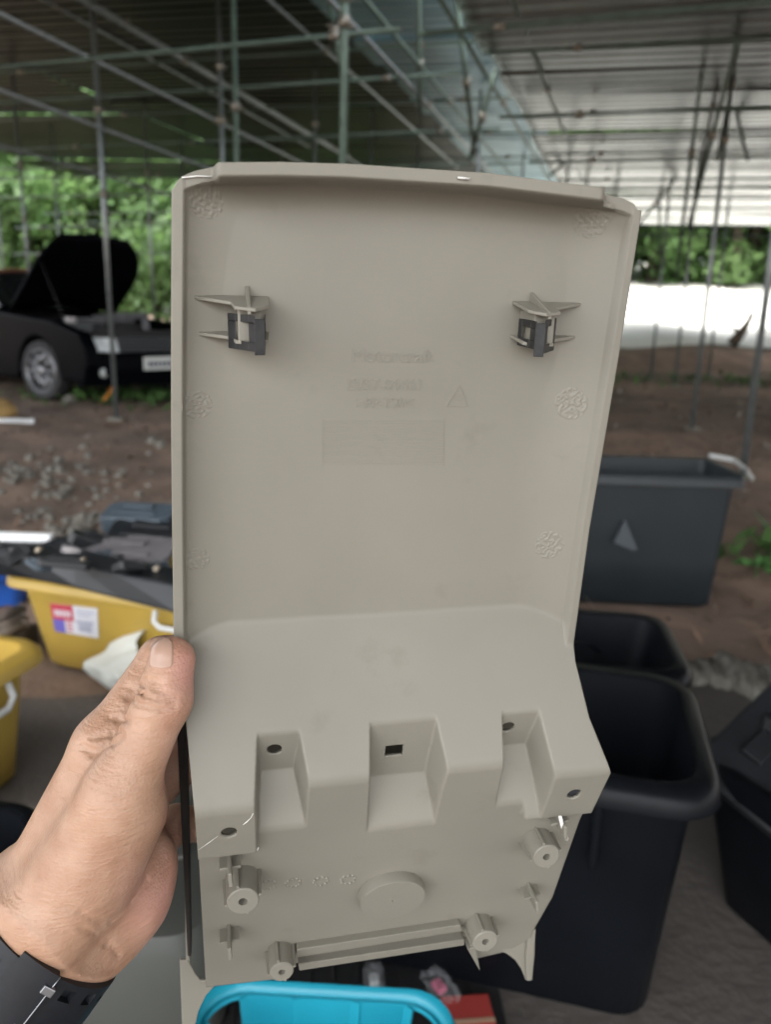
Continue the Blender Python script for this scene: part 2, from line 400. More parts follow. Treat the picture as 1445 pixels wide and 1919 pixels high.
def crown_mesh(name, seed, R0, H0, n, leaf, low=.15):
    r = np.random.default_rng(seed); nc = 46
    cz = r.uniform(low, 1, nc) * H0; rad = R0 * (.55 + .6 * np.sin(np.clip(cz / H0, .05, .97) * np.pi)) ; th = r.uniform(0, 6.28, nc); rr = rad * np.sqrt(r.uniform(.05, 1, nc))
    cen = np.stack([rr * np.cos(th), rr * np.sin(th), cz], -1); cs = r.uniform(.25, .6, nc) * R0 * .62
    k = r.integers(0, nc, n); P = cen[k] + r.normal(0, 1, (n, 3)) * cs[k][:, None] * np.array([.62, .62, .48])
    a = r.normal(0, 1, (n, 3)); a /= np.linalg.norm(a, axis=1)[:, None]; b = np.cross(a, r.normal(0, 1, (n, 3))); b /= np.linalg.norm(b, axis=1)[:, None]
    L = leaf * r.uniform(.6, 1.4, n)[:, None]
    V = np.stack([P - a * L, P - b * L * .45, P + a * L, P + b * L * .45], 1).reshape(-1, 3)
    V[:, 2] = np.maximum(V[:, 2], .05)
    return raw_mesh(name, V, np.arange(4 * n).reshape(n, 4))
def trunk_mesh(seed, H, r0):
    r = random.Random(seed); mb = MB()
    pts = [Vector((r.uniform(-.15, .15) * k, r.uniform(-.15, .15) * k, H * k / 4)) for k in range(5)]
    pts[0] = Vector((0, 0, -.2)); mb.tube(pts, [r0 * (1 - .17 * k) for k in range(5)], 8)
    for k in range(6):
        p = pts[2 + k % 3]; d = Vector((r.uniform(-1, 1), r.uniform(-1, 1), r.uniform(.3, .9))).normalized() * H * .35
        mb.tube([p, p + d * .5 + Vector((0, 0, .1)), p + d], [r0 * .4, r0 * .25, r0 * .1], 6)
    return mb.mesh('trunk')
CR_ = [crown_mesh('crown', 21, 2.3, 5.5, 9000, .13), crown_mesh('crown', 22, 2.0, 4.2, 8000, .12, .02), crown_mesh('crown', 23, 2.8, 6.5, 10000, .15, .1)]
for m_, l_ in zip(CR_, LEAVES): m_.materials.append(l_)
TRK = [trunk_mesh(k, h, .13) for k, h in enumerate((4.5, 3.0, 5.5))]
for m_ in TRK:
    m_.materials.append(BARK); m_.polygons.foreach_set('use_smooth', [True] * len(m_.polygons))
def tree(x, y, k, s_, label, z=None, rz=0, group='trees beyond the shed'):
    e = empty('tree', (x, y, float(terrain(np.float64(x), np.float64(y))) if z is None else z), rz, label, 'tree', group); e.scale = (s_, s_, s_)
    o = bpy.data.objects.new('trunk', TRK[k]); C.objects.link(o); o.parent = e
    o = bpy.data.objects.new('crown', CR_[k]); C.objects.link(o); o.parent = e
    return e
TL = ['leafy green tree beyond the black car', 'low bushy green tree beyond the black car', 'tall broad green tree beyond the black car']
r = random.Random(9)
for i in range(15):
    x = -19 + i * 1.45 + r.uniform(-.3, .3); y = 25.0 + r.uniform(-1.2, 1.6) + (i % 2) * 2.5; k = (1, 0, 2)[i % 3]
    tree(x, y, k, r.uniform(1.0, 1.4), TL[k], rz=r.uniform(0, 6))
TR_ = ['leafy green tree beyond the bright pale yard', 'low bushy green tree beyond the bright pale yard', 'tall broad green tree beyond the bright pale yard']
for i in range(12):
    x = 3.5 + i * 1.9 + r.uniform(-.5, .5); y = 33 + r.uniform(-2, 3); k = (2, 0, 1)[i % 3]
    tree(x, y, k, r.uniform(1.7, 2.3), TR_[k], rz=r.uniform(0, 6))
for i in range(14):
    x = -34 + i * 5.5 + r.uniform(-1, 1); tree(x, 52 + r.uniform(-5, 5), (0, 2)[i % 2], r.uniform(1.7, 2.6), 'far tall tree on the skyline', rz=r.uniform(0, 6), group='far trees')

# ================================================================== bins and crates
def bin_(name, label, cat, loc, rz, hx, hy, h, taper, m, rimw=.035, rimh=.03, r=.05, wall=.005, group=None, fill=None, lip=True):
    """open tapered bin; hx, hy are half sizes at the rim"""
    e = empty(name, loc, rz, label, cat, group)
    b = MB(); bx, by = hx - taper, hy - taper
    lo = [rrect(bx - .02, by - .02, r, 0), rrect(bx, by, r, .02)]
    lo += [rrect(bx + (hx - bx) * k, by + (hy - by) * k, r, .02 + (h - .02) * k) for k in (.33, .66, 1)]
    lo += [rrect(hx - wall, hy - wall, r, h)]
    lo += [rrect(bx + (hx - bx) * k - wall, by + (hy - by) * k - wall, r, .02 + (h - .02) * k) for k in (.66, .33, .02)]
    b.loft(lo, cap0=True, cap1=True); b.build('body', m, e, auto=50)
    if lip:
        q = MB(); W = rimw
        q.loft([rrect(hx - .001, hy - .001, r, h - .004), rrect(hx + W * .55, hy + W * .55, r + W * .4, h - .002), rrect(hx + W * .9, hy + W * .9, r + W * .6, h - rimh * .35), rrect(hx + W, hy + W, r + W * .7, h - rimh),
                rrect(hx + W + .004, hy + W + .004, r + W * .7, h - rimh), rrect(hx + W + .002, hy + W + .002, r + W * .7, h - rimh * .3), rrect(hx + W * .6, hy + W * .6, r + W * .5, h + .006), rrect(hx - .003, hy - .003, r, h + .004), rrect(hx - .003, hy - .003, r, h - .004)])
        q.build('rim', m, e, auto=60)
    return e
BLK = mat('black_bin_plastic', (.006, .0072, .0095), rough=.36, var=.3, vscale=5, bump=.03, bscale=300, spec=.14)
YEL = mat('yellow_bin_plastic', (.50, .335, .065), rough=.4, var=.14, vscale=4, spec=.5)
def ang(v): return math.atan2(v.y, v.x)
# --- tall black bin, right foreground: rim corners from the photograph on a height of 0.43 m
HB = .47
fr = hp(1368, 1512, HB); br = hp(1300, 1272, HB)
d = (br - fr); d.z = 0; dep = d.length; a_ = ang(d) - math.pi / 2
W_ = .62; cc = (fr + br) / 2 + Vector((math.cos(a_ + math.pi), math.sin(a_ + math.pi), 0)) * W_ / 2
b1 = bin_('storage_bin', 'tall open black plastic bin with a flared rim, standing on the concrete floor', 'bin', (cc.x, cc.y, .012), a_, W_ / 2 - .028, dep / 2 - .028, HB - .012, .030, BLK, rimw=.028, rimh=.032, r=.06)
o6 = gp(700, 1862)
DARKMAT = mat('dark_floor_mat', (.010, .010, .011), rough=.8, var=.3, vscale=30)  # for a mat added to make the floor dark round the basket
b6 = empty('added_mat', (o6.x, o6.y, .012), .05, 'flat black mat added to darken the floor under the turquoise basket', 'mat')
MB().box((-.29, -.36, 0), (.21, .16, .008)).build('sheet', DARKMAT, b6, bevel=.003)
for k in range(12): MB().box((-.275 + .04 * k, -.35, .008), (-.265 + .04 * k, .15, .011)).build('rib', DARKMAT, b6)
# ribs, sunk handles and a sticker on the front of it
for (sx) in (-.12, .14):
    MB().box((sx - .006, -dep / 2 + .012, HB - .16), (sx + .006, -dep / 2 + .055, HB - .045)).build('rib', BLK, b1, bevel=.003)
ly = dep / 2 - .028
mb = MB(); mb.tube([Vector((x_, ly - .010 - .5 * (HB * .0) + zz * 0, z_)) for (x_, z_, zz) in ((-.16, HB - .12, 0), (-.13, HB - .085, 0), (-.08, HB - .075, 0), (.06, HB - .075, 0), (.10, HB - .085, 0), (.125, HB - .12, 0))], .009, 8)
mb.build('handle_ridge', BLK, b1, True)
STK = mat('sticker_green', (.03, .28, .10), rough=.4); STB = mat('sticker_blue', (.32, .55, .72), rough=.4)
# --- smaller bin right behind it
b2r = hp(1255, 1200, .36)
c2 = hp(1000, 1215, .36)
b2 = bin_('storage_bin', 'low black plastic bin tucked behind the tall black bin', 'bin', (b2r.x - .30, b2r.y + .02, .0), a_ * .6, .29, .17, .36, .05, BLK, rimw=.03, rimh=.03, r=.06)
mb = MB(); mb.tube([Vector((x_, .155, z_)) for (x_, z_) in ((-.05, .28), (.12, .285), (.155, .26))], .008, 8); mb.build('handle_ridge', BLK, b2, True)
# --- straight sided bin on the soil
HF = .56
f3 = hp(1392, 893, HF); k3 = hp(1345, 860, HF)
BG = mat('grey_black_bin_plastic', (.012, .018, .022), rough=.5, var=.25, vscale=5)
w3 = .70; d3 = .42
c3 = Vector((f3.x + .03 - w3 / 2, f3.y + d3 / 2, 0)); g3 = float(terrain(np.float64(c3.x), np.float64(c3.y)))
b3 = bin_('storage_bin', 'straight sided dark grey bin on the soil in front of a thick pole', 'bin', (c3.x, c3.y, g3), math.radians(-3), w3 / 2 - .03, d3 / 2 - .03, HF - g3, .03, BG, rimw=.03, rimh=.045, r=.03)
GREYT = mat('grey_tape', (.055, .065, .075), rough=.6)
mb = MB(); q = [(-.135, .28), (-.10, .375), (-.04, .255), (-.06, .25)]
mb.prism([(a, b) for a, b in q], -d3 / 2 + .026, -d3 / 2 + .012, ax=1); mb.build('torn_tape', GREYT, b3)
WHP = mat('white_plastic', (.42, .43, .42), rough=.45)
# white bent trim lying on that bin's rim
p0 = hp(1330, 858, HF + .02); p1 = hp(1375, 866, HF + .02); p2 = hp(1398, 884, HF + .02); p3 = hp(1410, 902, HF - .03)
mb = MB(); P = [p0, (p0 + p1) / 2, p1, p2, p3]
for A, B in zip(P[:-1], P[1:]):
    n_ = Vector((0, .012, .0)); mb.hexa([A - n_, B - n_, B + n_, A + n_, A - n_ + Vector((0, 0, .02)), B - n_ + Vector((0, 0, .02)), B + n_ + Vector((0, 0, .02)), A + n_ + Vector((0, 0, .02))])
tag(mb.build('plastic_trim', WHP, bevel=.004), 'pale bent plastic strip lying on the dark grey bin rim', 'car part')
# --- right edge: black crate stacked with parts
q0 = hp(1352, 1345, .42)
b4 = bin_('storage_bin', 'black crate filled with black car parts beside the tall bin', 'bin', (q0.x + .27, q0.y - .03, 0), math.radians(22), .23, .18, .33, .05, BLK, rimw=.025, rimh=.03, r=.03)
SATB = mat('satin_black_trim', (.014, .016, .019), rough=.4, var=.3, vscale=20)
def slab(name, label, c, size, rot, m, cat='car part', group=None, bev=.006, extra=None):
    e = empty(name, c, 0, label, cat, group); e.rotation_euler = rot
    sx, sy, sz = size
    mb = MB(); mb.prism([(-sx, -sy * .8), (-sx * .9, -sy), (sx * .8, -sy), (sx, -sy * .5), (sx, sy * .8), (sx * .85, sy), (-sx * .7, sy), (-sx, sy * .6)], -sz, sz); mb.build('shell', m, e, bevel=bev)
    mb = MB(); mb.box((-sx * .7, -sy * .55, sz), (sx * .6, -sy * .35, sz + .008)); mb.build('rib', m, e, bevel=.002)
    mb = MB(); mb.box((-sx * .5, sy * .1, sz), (sx * .4, sy * .5, sz + .012)); mb.build('boss_plate', m, e, bevel=.003)
    return e
PG2 = 'black car parts in the crate'
slab('car_trim', 'black plastic trim piece sticking up out of the crate', (q0.x + .14, q0.y, .37), (.17, .10, .012), (.35, -.5, .5), SATB, group=PG2)
slab('car_trim', 'broad black cover lying across the crate of car parts', (q0.x + .28, q0.y - .02, .37), (.18, .14, .015), (-.2, .25, .2), SATB, group=PG2)
slab('car_trim', 'small black bracket on top of the crate of car parts', (q0.x + .18, q0.y + .09, .38), (.09, .05, .015), (.2, .1, .9), SATB, group=PG2)
# --- yellow bins
HY = .33
y0 = hp(-8, 1078, HY); y1 = hp(318, 1128, HY)
dd = y1 - y0; dd.z = 0; ay = ang(dd); L = .68
nrm = Vector((-math.sin(ay), math.cos(ay), 0)); uu = Vector((math.cos(ay), math.sin(ay), 0))
DY = .40
cy = y0 + uu * L / 2 + nrm * DY / 2
yb1 = bin_('yellow_bin', 'yellow plastic bin with a printed label, heaped with black car parts', 'bin', (cy.x, cy.y, .012), ay, L / 2 - .03, DY / 2 - .03, HY - .012, .045, YEL, rimw=.032, rimh=.03, r=.06)
HANDW = mat('white_handle_plastic', (.72, .73, .72), rough=.4)
def handle(parent, cx, y, z, wd=.10, dr=.055):
    mb = MB(); mb.tube([Vector((cx - wd / 2, y - .004, z + .01)), Vector((cx - wd / 2, y - .02, z - dr * .7)), Vector((cx - wd / 2 + .02, y - .022, z - dr)), Vector((cx + wd / 2 - .02, y - .022, z - dr)), Vector((cx + wd / 2, y - .02, z - dr * .7)), Vector((cx + wd / 2, y - .004, z + .01))], .008, 8)
    return mb.build('handle', HANDW, parent, True)
# label, printed: a red box with white letters, a blue corner, a bin picture
def face_pt(px, py, parent_loc, off=0.0):
    """pixel -> local coords on the sloping front face of yellow bin 1"""
    hx_, hy_, h_ = L / 2 - .03, DY / 2 - .03, HY - .012
    d_ = CAMR @ cray(px, py); t_ = 1.0
    for _ in range(40):
        p = EYE + d_ * t_; l = Vector(((p - cy).dot(uu), (p - cy).dot(nrm), p.z - .012))
        yf = -(hy_ - .045) - .045 * (l.z - .02) / (h_ - .02)
        t_ += (yf - l.y) / d_.dot(nrm) * .9
    return l + Vector((0, -off, 0))
def decal(px4, m, off, name='label_print'):
    q = [face_pt(a, b, None, off) for a, b in px4]; q2 = [v + Vector((0, .0012, 0)) for v in q]
    mb = MB(); mb.hexa(q2 + q); return mb.build(name, m, yb1)
WHITEP = mat('white_label', (.70, .70, .74), rough=.4); REDP = mat('red_print', (.55, .06, .10), rough=.4); BLUP = mat('blue_print', (.16, .14, .50), rough=.4); GRYP = mat('grey_print', (.42, .43, .52), rough=.4)
def lerp_q(u, v):
    c = [(94, 1130), (182, 1140), (185, 1196), (104, 1182)]
    return ((c[0][0] * (1 - u) + c[1][0] * u) * (1 - v) + (c[3][0] * (1 - u) + c[2][0] * u) * v, (c[0][1] * (1 - u) + c[1][1] * u) * (1 - v) + (c[3][1] * (1 - u) + c[2][1] * u) * v)
def quad(u0, v0, u1, v1): return [lerp_q(u0, v1), lerp_q(u1, v1), lerp_q(u1, v0), lerp_q(u0, v0)]
lab = decal(quad(0, 0, 1, 1), WHITEP, .002, 'label_sticker')
decal(quad(0, 0, .47, .55), REDP, .0035); decal(quad(0, .55, .25, 1), BLUP, .0035); decal(quad(.52, .48, .90, .60), GRYP, .0035); decal(quad(.56, .62, .86, .86), GRYP, .0033)
for k in range(5): decal(quad(.07 + .075 * k, .20, .12 + .075 * k, .42), WHITEP, .0048, 'label_letter')
for k in range(3): decal(quad(.30, .62 + .12 * k, .42, .67 + .12 * k), REDP, .0035)
decal(quad(.55, .14, .95, .20), GRYP, .0035); decal(quad(.55, .28, .85, .33), GRYP, .0035)
hq = face_pt(305, 1120, None); handle(yb1, L / 2 - .07, -(DY / 2 - .03) - .008, HY - .045, .10, .05)
yr = hp(57, 1205, .34)
yb2 = bin_('yellow_bin', 'yellow plastic bin with a white handle on the concrete floor', 'bin', (yr.x - .285, yr.y - .12, .012), math.radians(-14), .265, .17, .33, .03, YEL, rimw=.032, rimh=.03, r=.05)
handle(yb2, .19, -.178, .29, .10, .06)
hb = MB(); hb.tube([Vector((.265, -.07, .30)), Vector((.285, -.07, .25)), Vector((.286, -.05, .23)), Vector((.286, .05, .23)), Vector((.285, .07, .25)), Vector((.265, .07, .30))], .008, 8); hb.build('handle', HANDW, yb2, True)

# ================================================================== heap of car parts on the yellow bin
HEAP = 'car parts heaped on the yellow bin'
def on_heap(px, py, z): return hp(px, py, z)
DKB = mat('dark_blue_grey_plastic', (.055, .075, .095), rough=.5, var=.2, vscale=10)
GRYM = mat('grey_alloy', (.20, .19, .20), rough=.45, metal=.4, var=.3, vscale=12)
# long black bumper strip with studs, spilling over the rim
e = empty('bumper_trim', (0, 0, 0), 0, 'long black bumper strip with pale studs draped over the yellow bin rim', 'car part', HEAP)
mb = MB(); top = [hp(x_, y_, HY + .085) for x_, y_ in ((-30, 1040), (60, 1045), (140, 1055), (220, 1075), (330, 1095))]
bot = [hp(x_, y_, HY + .018) for x_, y_ in ((-30, 1074), (60, 1086), (140, 1102), (220, 1122), (330, 1150))]
n = len(top); vs = top + bot + [p + Vector((0, .10, .01)) for p in top] + [p + Vector((0, .06, -.02)) for p in bot]
fs = []
for k in range(n - 1):
    fs += [(k, k + 1, n + k + 1, n + k), (2 * n + k, 3 * n + k, 3 * n + k + 1, 2 * n + k + 1), (k, 2 * n + k, 2 * n + k + 1, k + 1), (n + k, n + k + 1, 3 * n + k + 1, 3 * n + k)]
fs += [(0, n, 3 * n, 2 * n), (n - 1, 3 * n - 1, 4 * n - 1, 2 * n - 1)]
mb.add(vs, fs).build('strip', SATB, e, bevel=.006)
STUD = mat('pale_stud', (.5, .43, .34), rough=.5)
for (x_, y_) in ((70, 1031), (152, 1051), (228, 1063), (292, 1066)):
    p = hp(x_, y_, HY + .10); m_ = MB(); m_.tube([p + Vector((0, .02, 0)), p + Vector((0, -.004, 0)), p + Vector((0, -.008, 0))], [.007, .007, .004], 8).build('stud', STUD, e, True)
def chunk(label, px, py, z, size, rz, m, tilt=(0, 0), name='car_part'):
    p = hp(px, py, z); return slab(name, label, p, size, (tilt[0], tilt[1], rz), m, group=HEAP)
chunk('dark blue grey plastic box lying on the heap of black parts', 262, 972, HY + .13, (.115, .06, .032), -.12, DKB, (.25, 0))
chunk('black glossy panel under the dark blue grey box', 285, 1005, HY + .10, (.13, .09, .02), .1, SATB, (.2, .1))
chunk('grey alloy plate lying on the black bumper strip', 235, 1032, HY + .085, (.15, .07, .012), -.16, GRYM, (.35, 0))
chunk('flat black tray under the white strip', 30, 1025, HY + .06, (.16, .08, .016), .05, SATB, (.15, .1))
chunk('ribbed black cover between the white strip and the alloy plate', 130, 1035, HY + .07, (.10, .07, .02), .5, SATB, (.3, -.2))
chunk('curved black duct leaning on the heap', 185, 1020, HY + .09, (.09, .03, .02), .5, SATB, (.1, .4))
rj = random.Random(12)
for k in range(13):
    x_ = 5 + 25 * k + rj.uniform(-10, 10); y_ = 1028 + x_ * .14 + rj.uniform(-14, 22); pj = hp(x_, y_, HY + rj.uniform(.05, .11))
    slab('car_part', 'jumbled black plastic part in the heap on the yellow bin', pj, (rj.uniform(.03, .07), rj.uniform(.015, .035), rj.uniform(.006, .016)), (rj.uniform(-.7, .7), rj.uniform(-.5, .5), rj.uniform(-1, 1)), (SATB, SATB, GRYM, DKB)[k % 4], group=HEAP, bev=.003)
BRW = mat('bright_white_trim', (.82, .84, .85), rough=.4)
p = hp(20, 1006, HY + .09); e = empty('white_strip', p, math.radians(-2), 'flat white strip lying on the heap of black parts', 'car part', HEAP)
MB().box((-.16, -.022, -.012), (.135, .022, .012)).build('bar', BRW, e, bevel=.006); MB().box((-.15, -.03, -.022), (.12, .03, -.012)).build('backing', SATB, e, bevel=.002)
PINK = mat('pink_plastic', (.45, .06, .14), rough=.5)
for k, (x_, y_, m_, lb) in enumerate(((278, 1087, PINK, 'small pink connector among the heaped black parts'), (304, 1066, PINK, 'small red pink plug beside the panel edge on the heap'), (313, 1092, WHP, 'small white clip on the heaped black parts'), (298, 1090, WHP, 'small pale socket on the heaped black parts'))):
    p = hp(x_, y_, HY + .06); e = empty('connector', p, .3 * k, lb, 'connector', HEAP)
    MB().box((-.011, -.012, -.012), (.011, .012, .012)).build('housing', m_, e, bevel=.003); MB().box((-.004, -.018, -.004), (.004, -.012, .004)).build('tongue', m_, e, bevel=.001)

# ================================================================== odds and ends on the left
BLUEP = mat('blue_plastic', (.02, .10, .42), rough=.4)
p = gp(10, 1160); e = empty('blue_basin', (p.x - .10, p.y + .15, .012), .2, 'blue plastic basin standing between the two yellow bins', 'basin')
mb = MB(); mb.loft([rrect(.10, .08, .04, 0), rrect(.13, .10, .04, .13), rrect(.138, .108, .045, .135), rrect(.128, .098, .04, .132), rrect(.10, .08, .04, .02)], cap0=True, cap1=True); mb.build('bowl', BLUEP, e, auto=50)
MB().tube([Vector((-.06, -.112, .12)), Vector((-.03, -.13, .11)), Vector((.03, -.13, .11)), Vector((.06, -.112, .12))], .006, 6).build('handle', BLUEP, e, True)
TUBEB = mat('brown_grey_tube', (.20, .165, .14), rough=.6, var=.3, vscale=20)
for k, (a, b) in enumerate((((-20, 1172), (40, 1140)), ((-20, 1186), (44, 1158)), ((-20, 1200), (44, 1172)))):
    p0 = hp(*a, .10); p1 = hp(*b, .10); e = empty('metal_tube', p0, 0, ('upper', 'middle', 'lower')[k] + ' brown grey tube of three lying between the yellow bins', 'tube', 'tubes between the yellow bins')
    MB().tube([Vector((0, 0, 0)), p1 - p0], .016, 10).build('shaft', TUBEB, e, True); MB().tube([(p1 - p0), (p1 - p0) * 1.03], .019, 10).build('collar', TUBEB, e, True)
e = empty('tube_rest', (hp(10, 1180, .10).x, hp(10, 1180, .10).y, 0), 0, 'dark wooden block under the brown grey tubes', 'block'); MB().box((-.06, -.10, 0), (.06, .10, .085)).build('timber', mat('dark_timber', (.06, .045, .035), rough=.9, var=.4, vscale=20, stretch=(1, 8, 8)), e, bevel=.006)
# crumpled white sack
CLOTH = mat('white_woven_sack', (.66, .68, .63), rough=.85, bump=.15, bscale=120)
pc0 = gp(262, 1335)
nu, nv = 60, 44; P = np.zeros((nv, nu, 3)); rs = np.random.default_rng(6)
ph = rs.uniform(0, 6.28, 12)
for i in range(nv):
    v = i / (nv - 1)
    for j in range(nu):
        th = 2 * math.pi * j / (nu - 1)
        prof = (math.sin(min(v * 1.15, 1) * math.pi * .5) ** .6) * (1 - .55 * max(0, v - .72) / .28)
        fold = 1 + .10 * math.sin(3 * th + ph[0] + 3 * v) + .05 * math.sin(7 * th + ph[1] - 5 * v) + .05 * math.sin(11 * th + 9 * v)
        rx, ry = .195 * prof * fold, .13 * prof * fold
        P[i, j] = (rx * math.cos(th) + .05 * v, ry * math.sin(th), (.20 - .045 * math.cos(th + 2.6)) * v ** .8 * (1 + .04 * math.sin(5 * th + ph[3])))
sack = link('white_sack', grid_mesh('white_sack', P), CLOTH, None, True); sack.location = (pc0.x + .02, pc0.y + .05, .012); sack.rotation_euler = (0, 0, .2)
tag(sack, 'crumpled white woven sack on the floor behind the hand', 'sack')
# black bin at the left edge, half hidden by the hand
lb = hp(30, 1560, .30)
b5 = bin_('storage_bin', 'small round cornered black bin on the floor beside the wrist', 'bin', (lb.x - .10, lb.y - .06, .012), .3, .13, .10, .29, .03, BLK, rimw=.02, rimh=.02, r=.07)
# an olive grey moulded cover standing on the floor behind the panel
OLV = mat('olive_grey_plastic', (.062, .064, .055), rough=.55, var=.12, vscale=6)
pa = gp(250, 1760)
e = empty('moulded_cover', (pa.x + .02, pa.y - .05, .012), .12, 'smooth olive grey moulded cover on the floor behind the held panel', 'car part')
mb = MB(); mb.loft([rrect(.17, .20, .06, 0), rrect(.165, .195, .06, .16), rrect(.15, .18, .06, .19), rrect(.10, .13, .05, .20)], cap0=True, cap1=True); mb.build('shell', OLV, e, auto=35)
mb = MB(); mb.box((-.10, -.02, .198), (.10, .02, .206)); mb.build('rib', OLV, e, bevel=.003)

# ================================================================== turquoise basket
TUR = mat('turquoise_plastic', (.010, .27, .37), rough=.38, var=.08, vscale=5, spec=.5)
HT = .27
tl = hp(430, 1850, HT); tr = hp(800, 1872, HT)
d = tr - tl; d.z = 0; at_ = ang(d); LB = d.length + .06
un = Vector((math.cos(at_), math.sin(at_), 0)); nn = Vector((-math.sin(at_), math.cos(at_), 0))
DB = .24
bc = (tl + tr) / 2 - nn * DB / 2
bsk = empty('plastic_basket', (bc.x, bc.y, .022), at_, 'turquoise slatted plastic basket on the floor under the held panel', 'basket')
hx, hy, h = LB / 2, DB / 2, HT - .012
mb = MB(); mb.loft([rrect(hx - .007, hy - .007, .05, h - .008), rrect(hx + .004, hy + .004, .055, h - .014), rrect(hx + .006, hy + .006, .055, h - .006), rrect(hx + .002, hy + .002, .052, h + .002), rrect(hx - .005, hy - .005, .05, h), rrect(hx - .007, hy - .007, .05, h - .008)]); mb.build('rim', TUR, bsk, auto=60)
mb = MB(); mb.loft([rrect(hx - .05, hy - .05, .04, 0), rrect(hx - .045, hy - .045, .04, .03), rrect(hx - .049, hy - .049, .04, .03), rrect(hx - .05, hy - .05, .04, .006)], cap0=True, cap1=True); mb.build('base', TUR, bsk, auto=50)
mb = MB(); mb.loft([rrect(hx - .006, hy - .006, .05, h - .008), rrect(hx - .009, hy - .011, .05, h - .013), rrect(hx - .012, hy - .012, .05, h - .013), rrect(hx - .011, hy - .011, .05, h - .008)]); mb.build('upper_band', TUR, bsk, auto=50)
# corner posts and slats of the four walls
sl = MB().box((-.0024, -.0016, 0), (.0024, .0016, 1)).mesh('slat'); sl.materials.append(TUR)
def slat(x, y0_, y1_, axis, wide=1.0):
    o = bpy.data.objects.new('slat', sl); C.objects.link(o); o.parent = bsk
    (ax0, ay0), (ax1, ay1) = y0_, y1_
    A = Vector((ax0, ay0, .02)); B = Vector((ax1, ay1, h - .009)); dv = B - A
    o.matrix_local = Matrix.Translation(A) @ dv.to_track_quat('Z', 'Y').to_matrix().to_4x4() @ Matrix.Diagonal((wide, 1, dv.length, 1))
ns_ = 46
for k in range(ns_ + 1):
    u_ = -1 + 2 * k / ns_
    wd = 5.5 if k in (0, 16, 30, ns_) else 1.0
    for sg in (1, -1): slat(0, (u_ * (hx - .085), sg * (hy - .047)), (u_ * (hx - .058), sg * (hy - .010)), 0, wd)
for k in range(17):
    u_ = -1 + 2 * k / 16
    for sg in (1, -1): slat(0, (sg * (hx - .047), u_ * (hy - .08)), (sg * (hx - .015), u_ * (hy - .055)), 1, 1.2)
# things on the floor round the basket
REDC = mat('red_card', (.40, .05, .04), rough=.6)
p = gp(880, 1945); e = empty('red_carton', (p.x, p.y, .012), .1, 'flat red carton on the floor beside the turquoise basket', 'carton'); MB().box((-.04, -.05, 0), (.04, .05, .015)).build('box', REDC, e, bevel=.002); MB().box((-.04, -.004, .015), (.04, .004, .0158)).build('tape', mat('clear_tape', (.45, .30, .2), rough=.3), e)
CLR = mat('clear_bag', (.7, .72, .75), rough=.2, trans=.6, alpha=.22)
def bag(label, px, py, s_, rz, z=.012, pink=False):
    p = hp(px, py, z + .05); e = empty('plastic_bag', (p.x, p.y, z), rz, label, 'bag', 'small clear bags')
    r0 = np.random.default_rng(int(px)); n_ = 16; G = np.zeros((n_, n_, 3))
    for i in range(n_):
        for j in range(n_):
            a, b = i / (n_ - 1) * 2 - 1, j / (n_ - 1) * 2 - 1
            G[i, j] = (a * s_ * .6, b * s_, .10 * s_ / .06 * .4 * (1 - a * a) * (1 - b * b) + .006 * math.sin(7 * a + 5 * b) + .004 * math.sin(13 * b - 3 * a) + .012)
    link('film', grid_mesh('film', G), CLR, e, True)
    MB().box((-s_ * .25, -s_ * .3, .004), (s_ * .25, s_ * .4, .016)).build('contents', PINK if pink else WHP, e, bevel=.003)
p_ = gp(825, 1800); bag('small clear bag with a pink tab on the dark floor', 826, 1812, .035, .6, .024, True)
bag('small clear bag of screws on the dark floor', 702, 1800, .03, .1, .024)
# sticker on the tall bin
sb = MB()
for (m_, zz0, zz1) in ((STB, .20, .26), (STK, .15, .20)):
    yf = -(dep / 2 - .028) ; 
    def fy_(z): return yf + .030 * (1 - (z - .02) / (HB - .032)) - .0015
    xs_ = (-.175, -.135)
    MB().hexa([(xs_[0], fy_(zz0) + .001, zz0), (xs_[1], fy_(zz0) + .001, zz0), (xs_[1], fy_(zz0), zz0), (xs_[0], fy_(zz0), zz0), (xs_[0], fy_(zz1) + .001, zz1), (xs_[1], fy_(zz1) + .001, zz1), (xs_[1], fy_(zz1), zz1), (xs_[0], fy_(zz1), zz1)]).build('sticker', m_, b1)
# weeds beside the straight sided bin
WEED = mat('weed_leaf', (.09, .24, .06), rough=.55, var=.3, vscale=12)
pw_ = gp(1425, 1085)
for k in range(3):
    e = empty('weed', (pw_.x + .10 * k - .02, pw_.y + .05 * (k % 2), float(terrain(np.float64(pw_.x), np.float64(pw_.y)))), k, ('small', 'leafy', 'spreading')[k] + ' green weed on the soil beside the dark grey bin', 'plant', 'weeds by the bin')
    r = random.Random(k)
    for q in range(9):
        a = q * .7 + r.random(); Lf = r.uniform(.07, .12); hgt = r.uniform(.05, .13)
        d_ = Vector((math.cos(a), math.sin(a), 0)); s_ = Vector((-d_.y, d_.x, 0)) * Lf * .33
        A = d_ * .02 + Vector((0, 0, hgt * .6)); B = d_ * Lf + Vector((0, 0, hgt * .55)); M_ = (A + B) / 2 + Vector((0, 0, .02))
        MB().add([A, M_ + s_, B, M_ - s_], [(0, 1, 2), (0, 2, 3)]).build('leaf', WEED, e)
    MB().tube([Vector((0, 0, -.02)), Vector((0, 0, .05)), Vector((.01, 0, .12))], [.004, .003, .002], 6).build('stem', WEED, e, True)

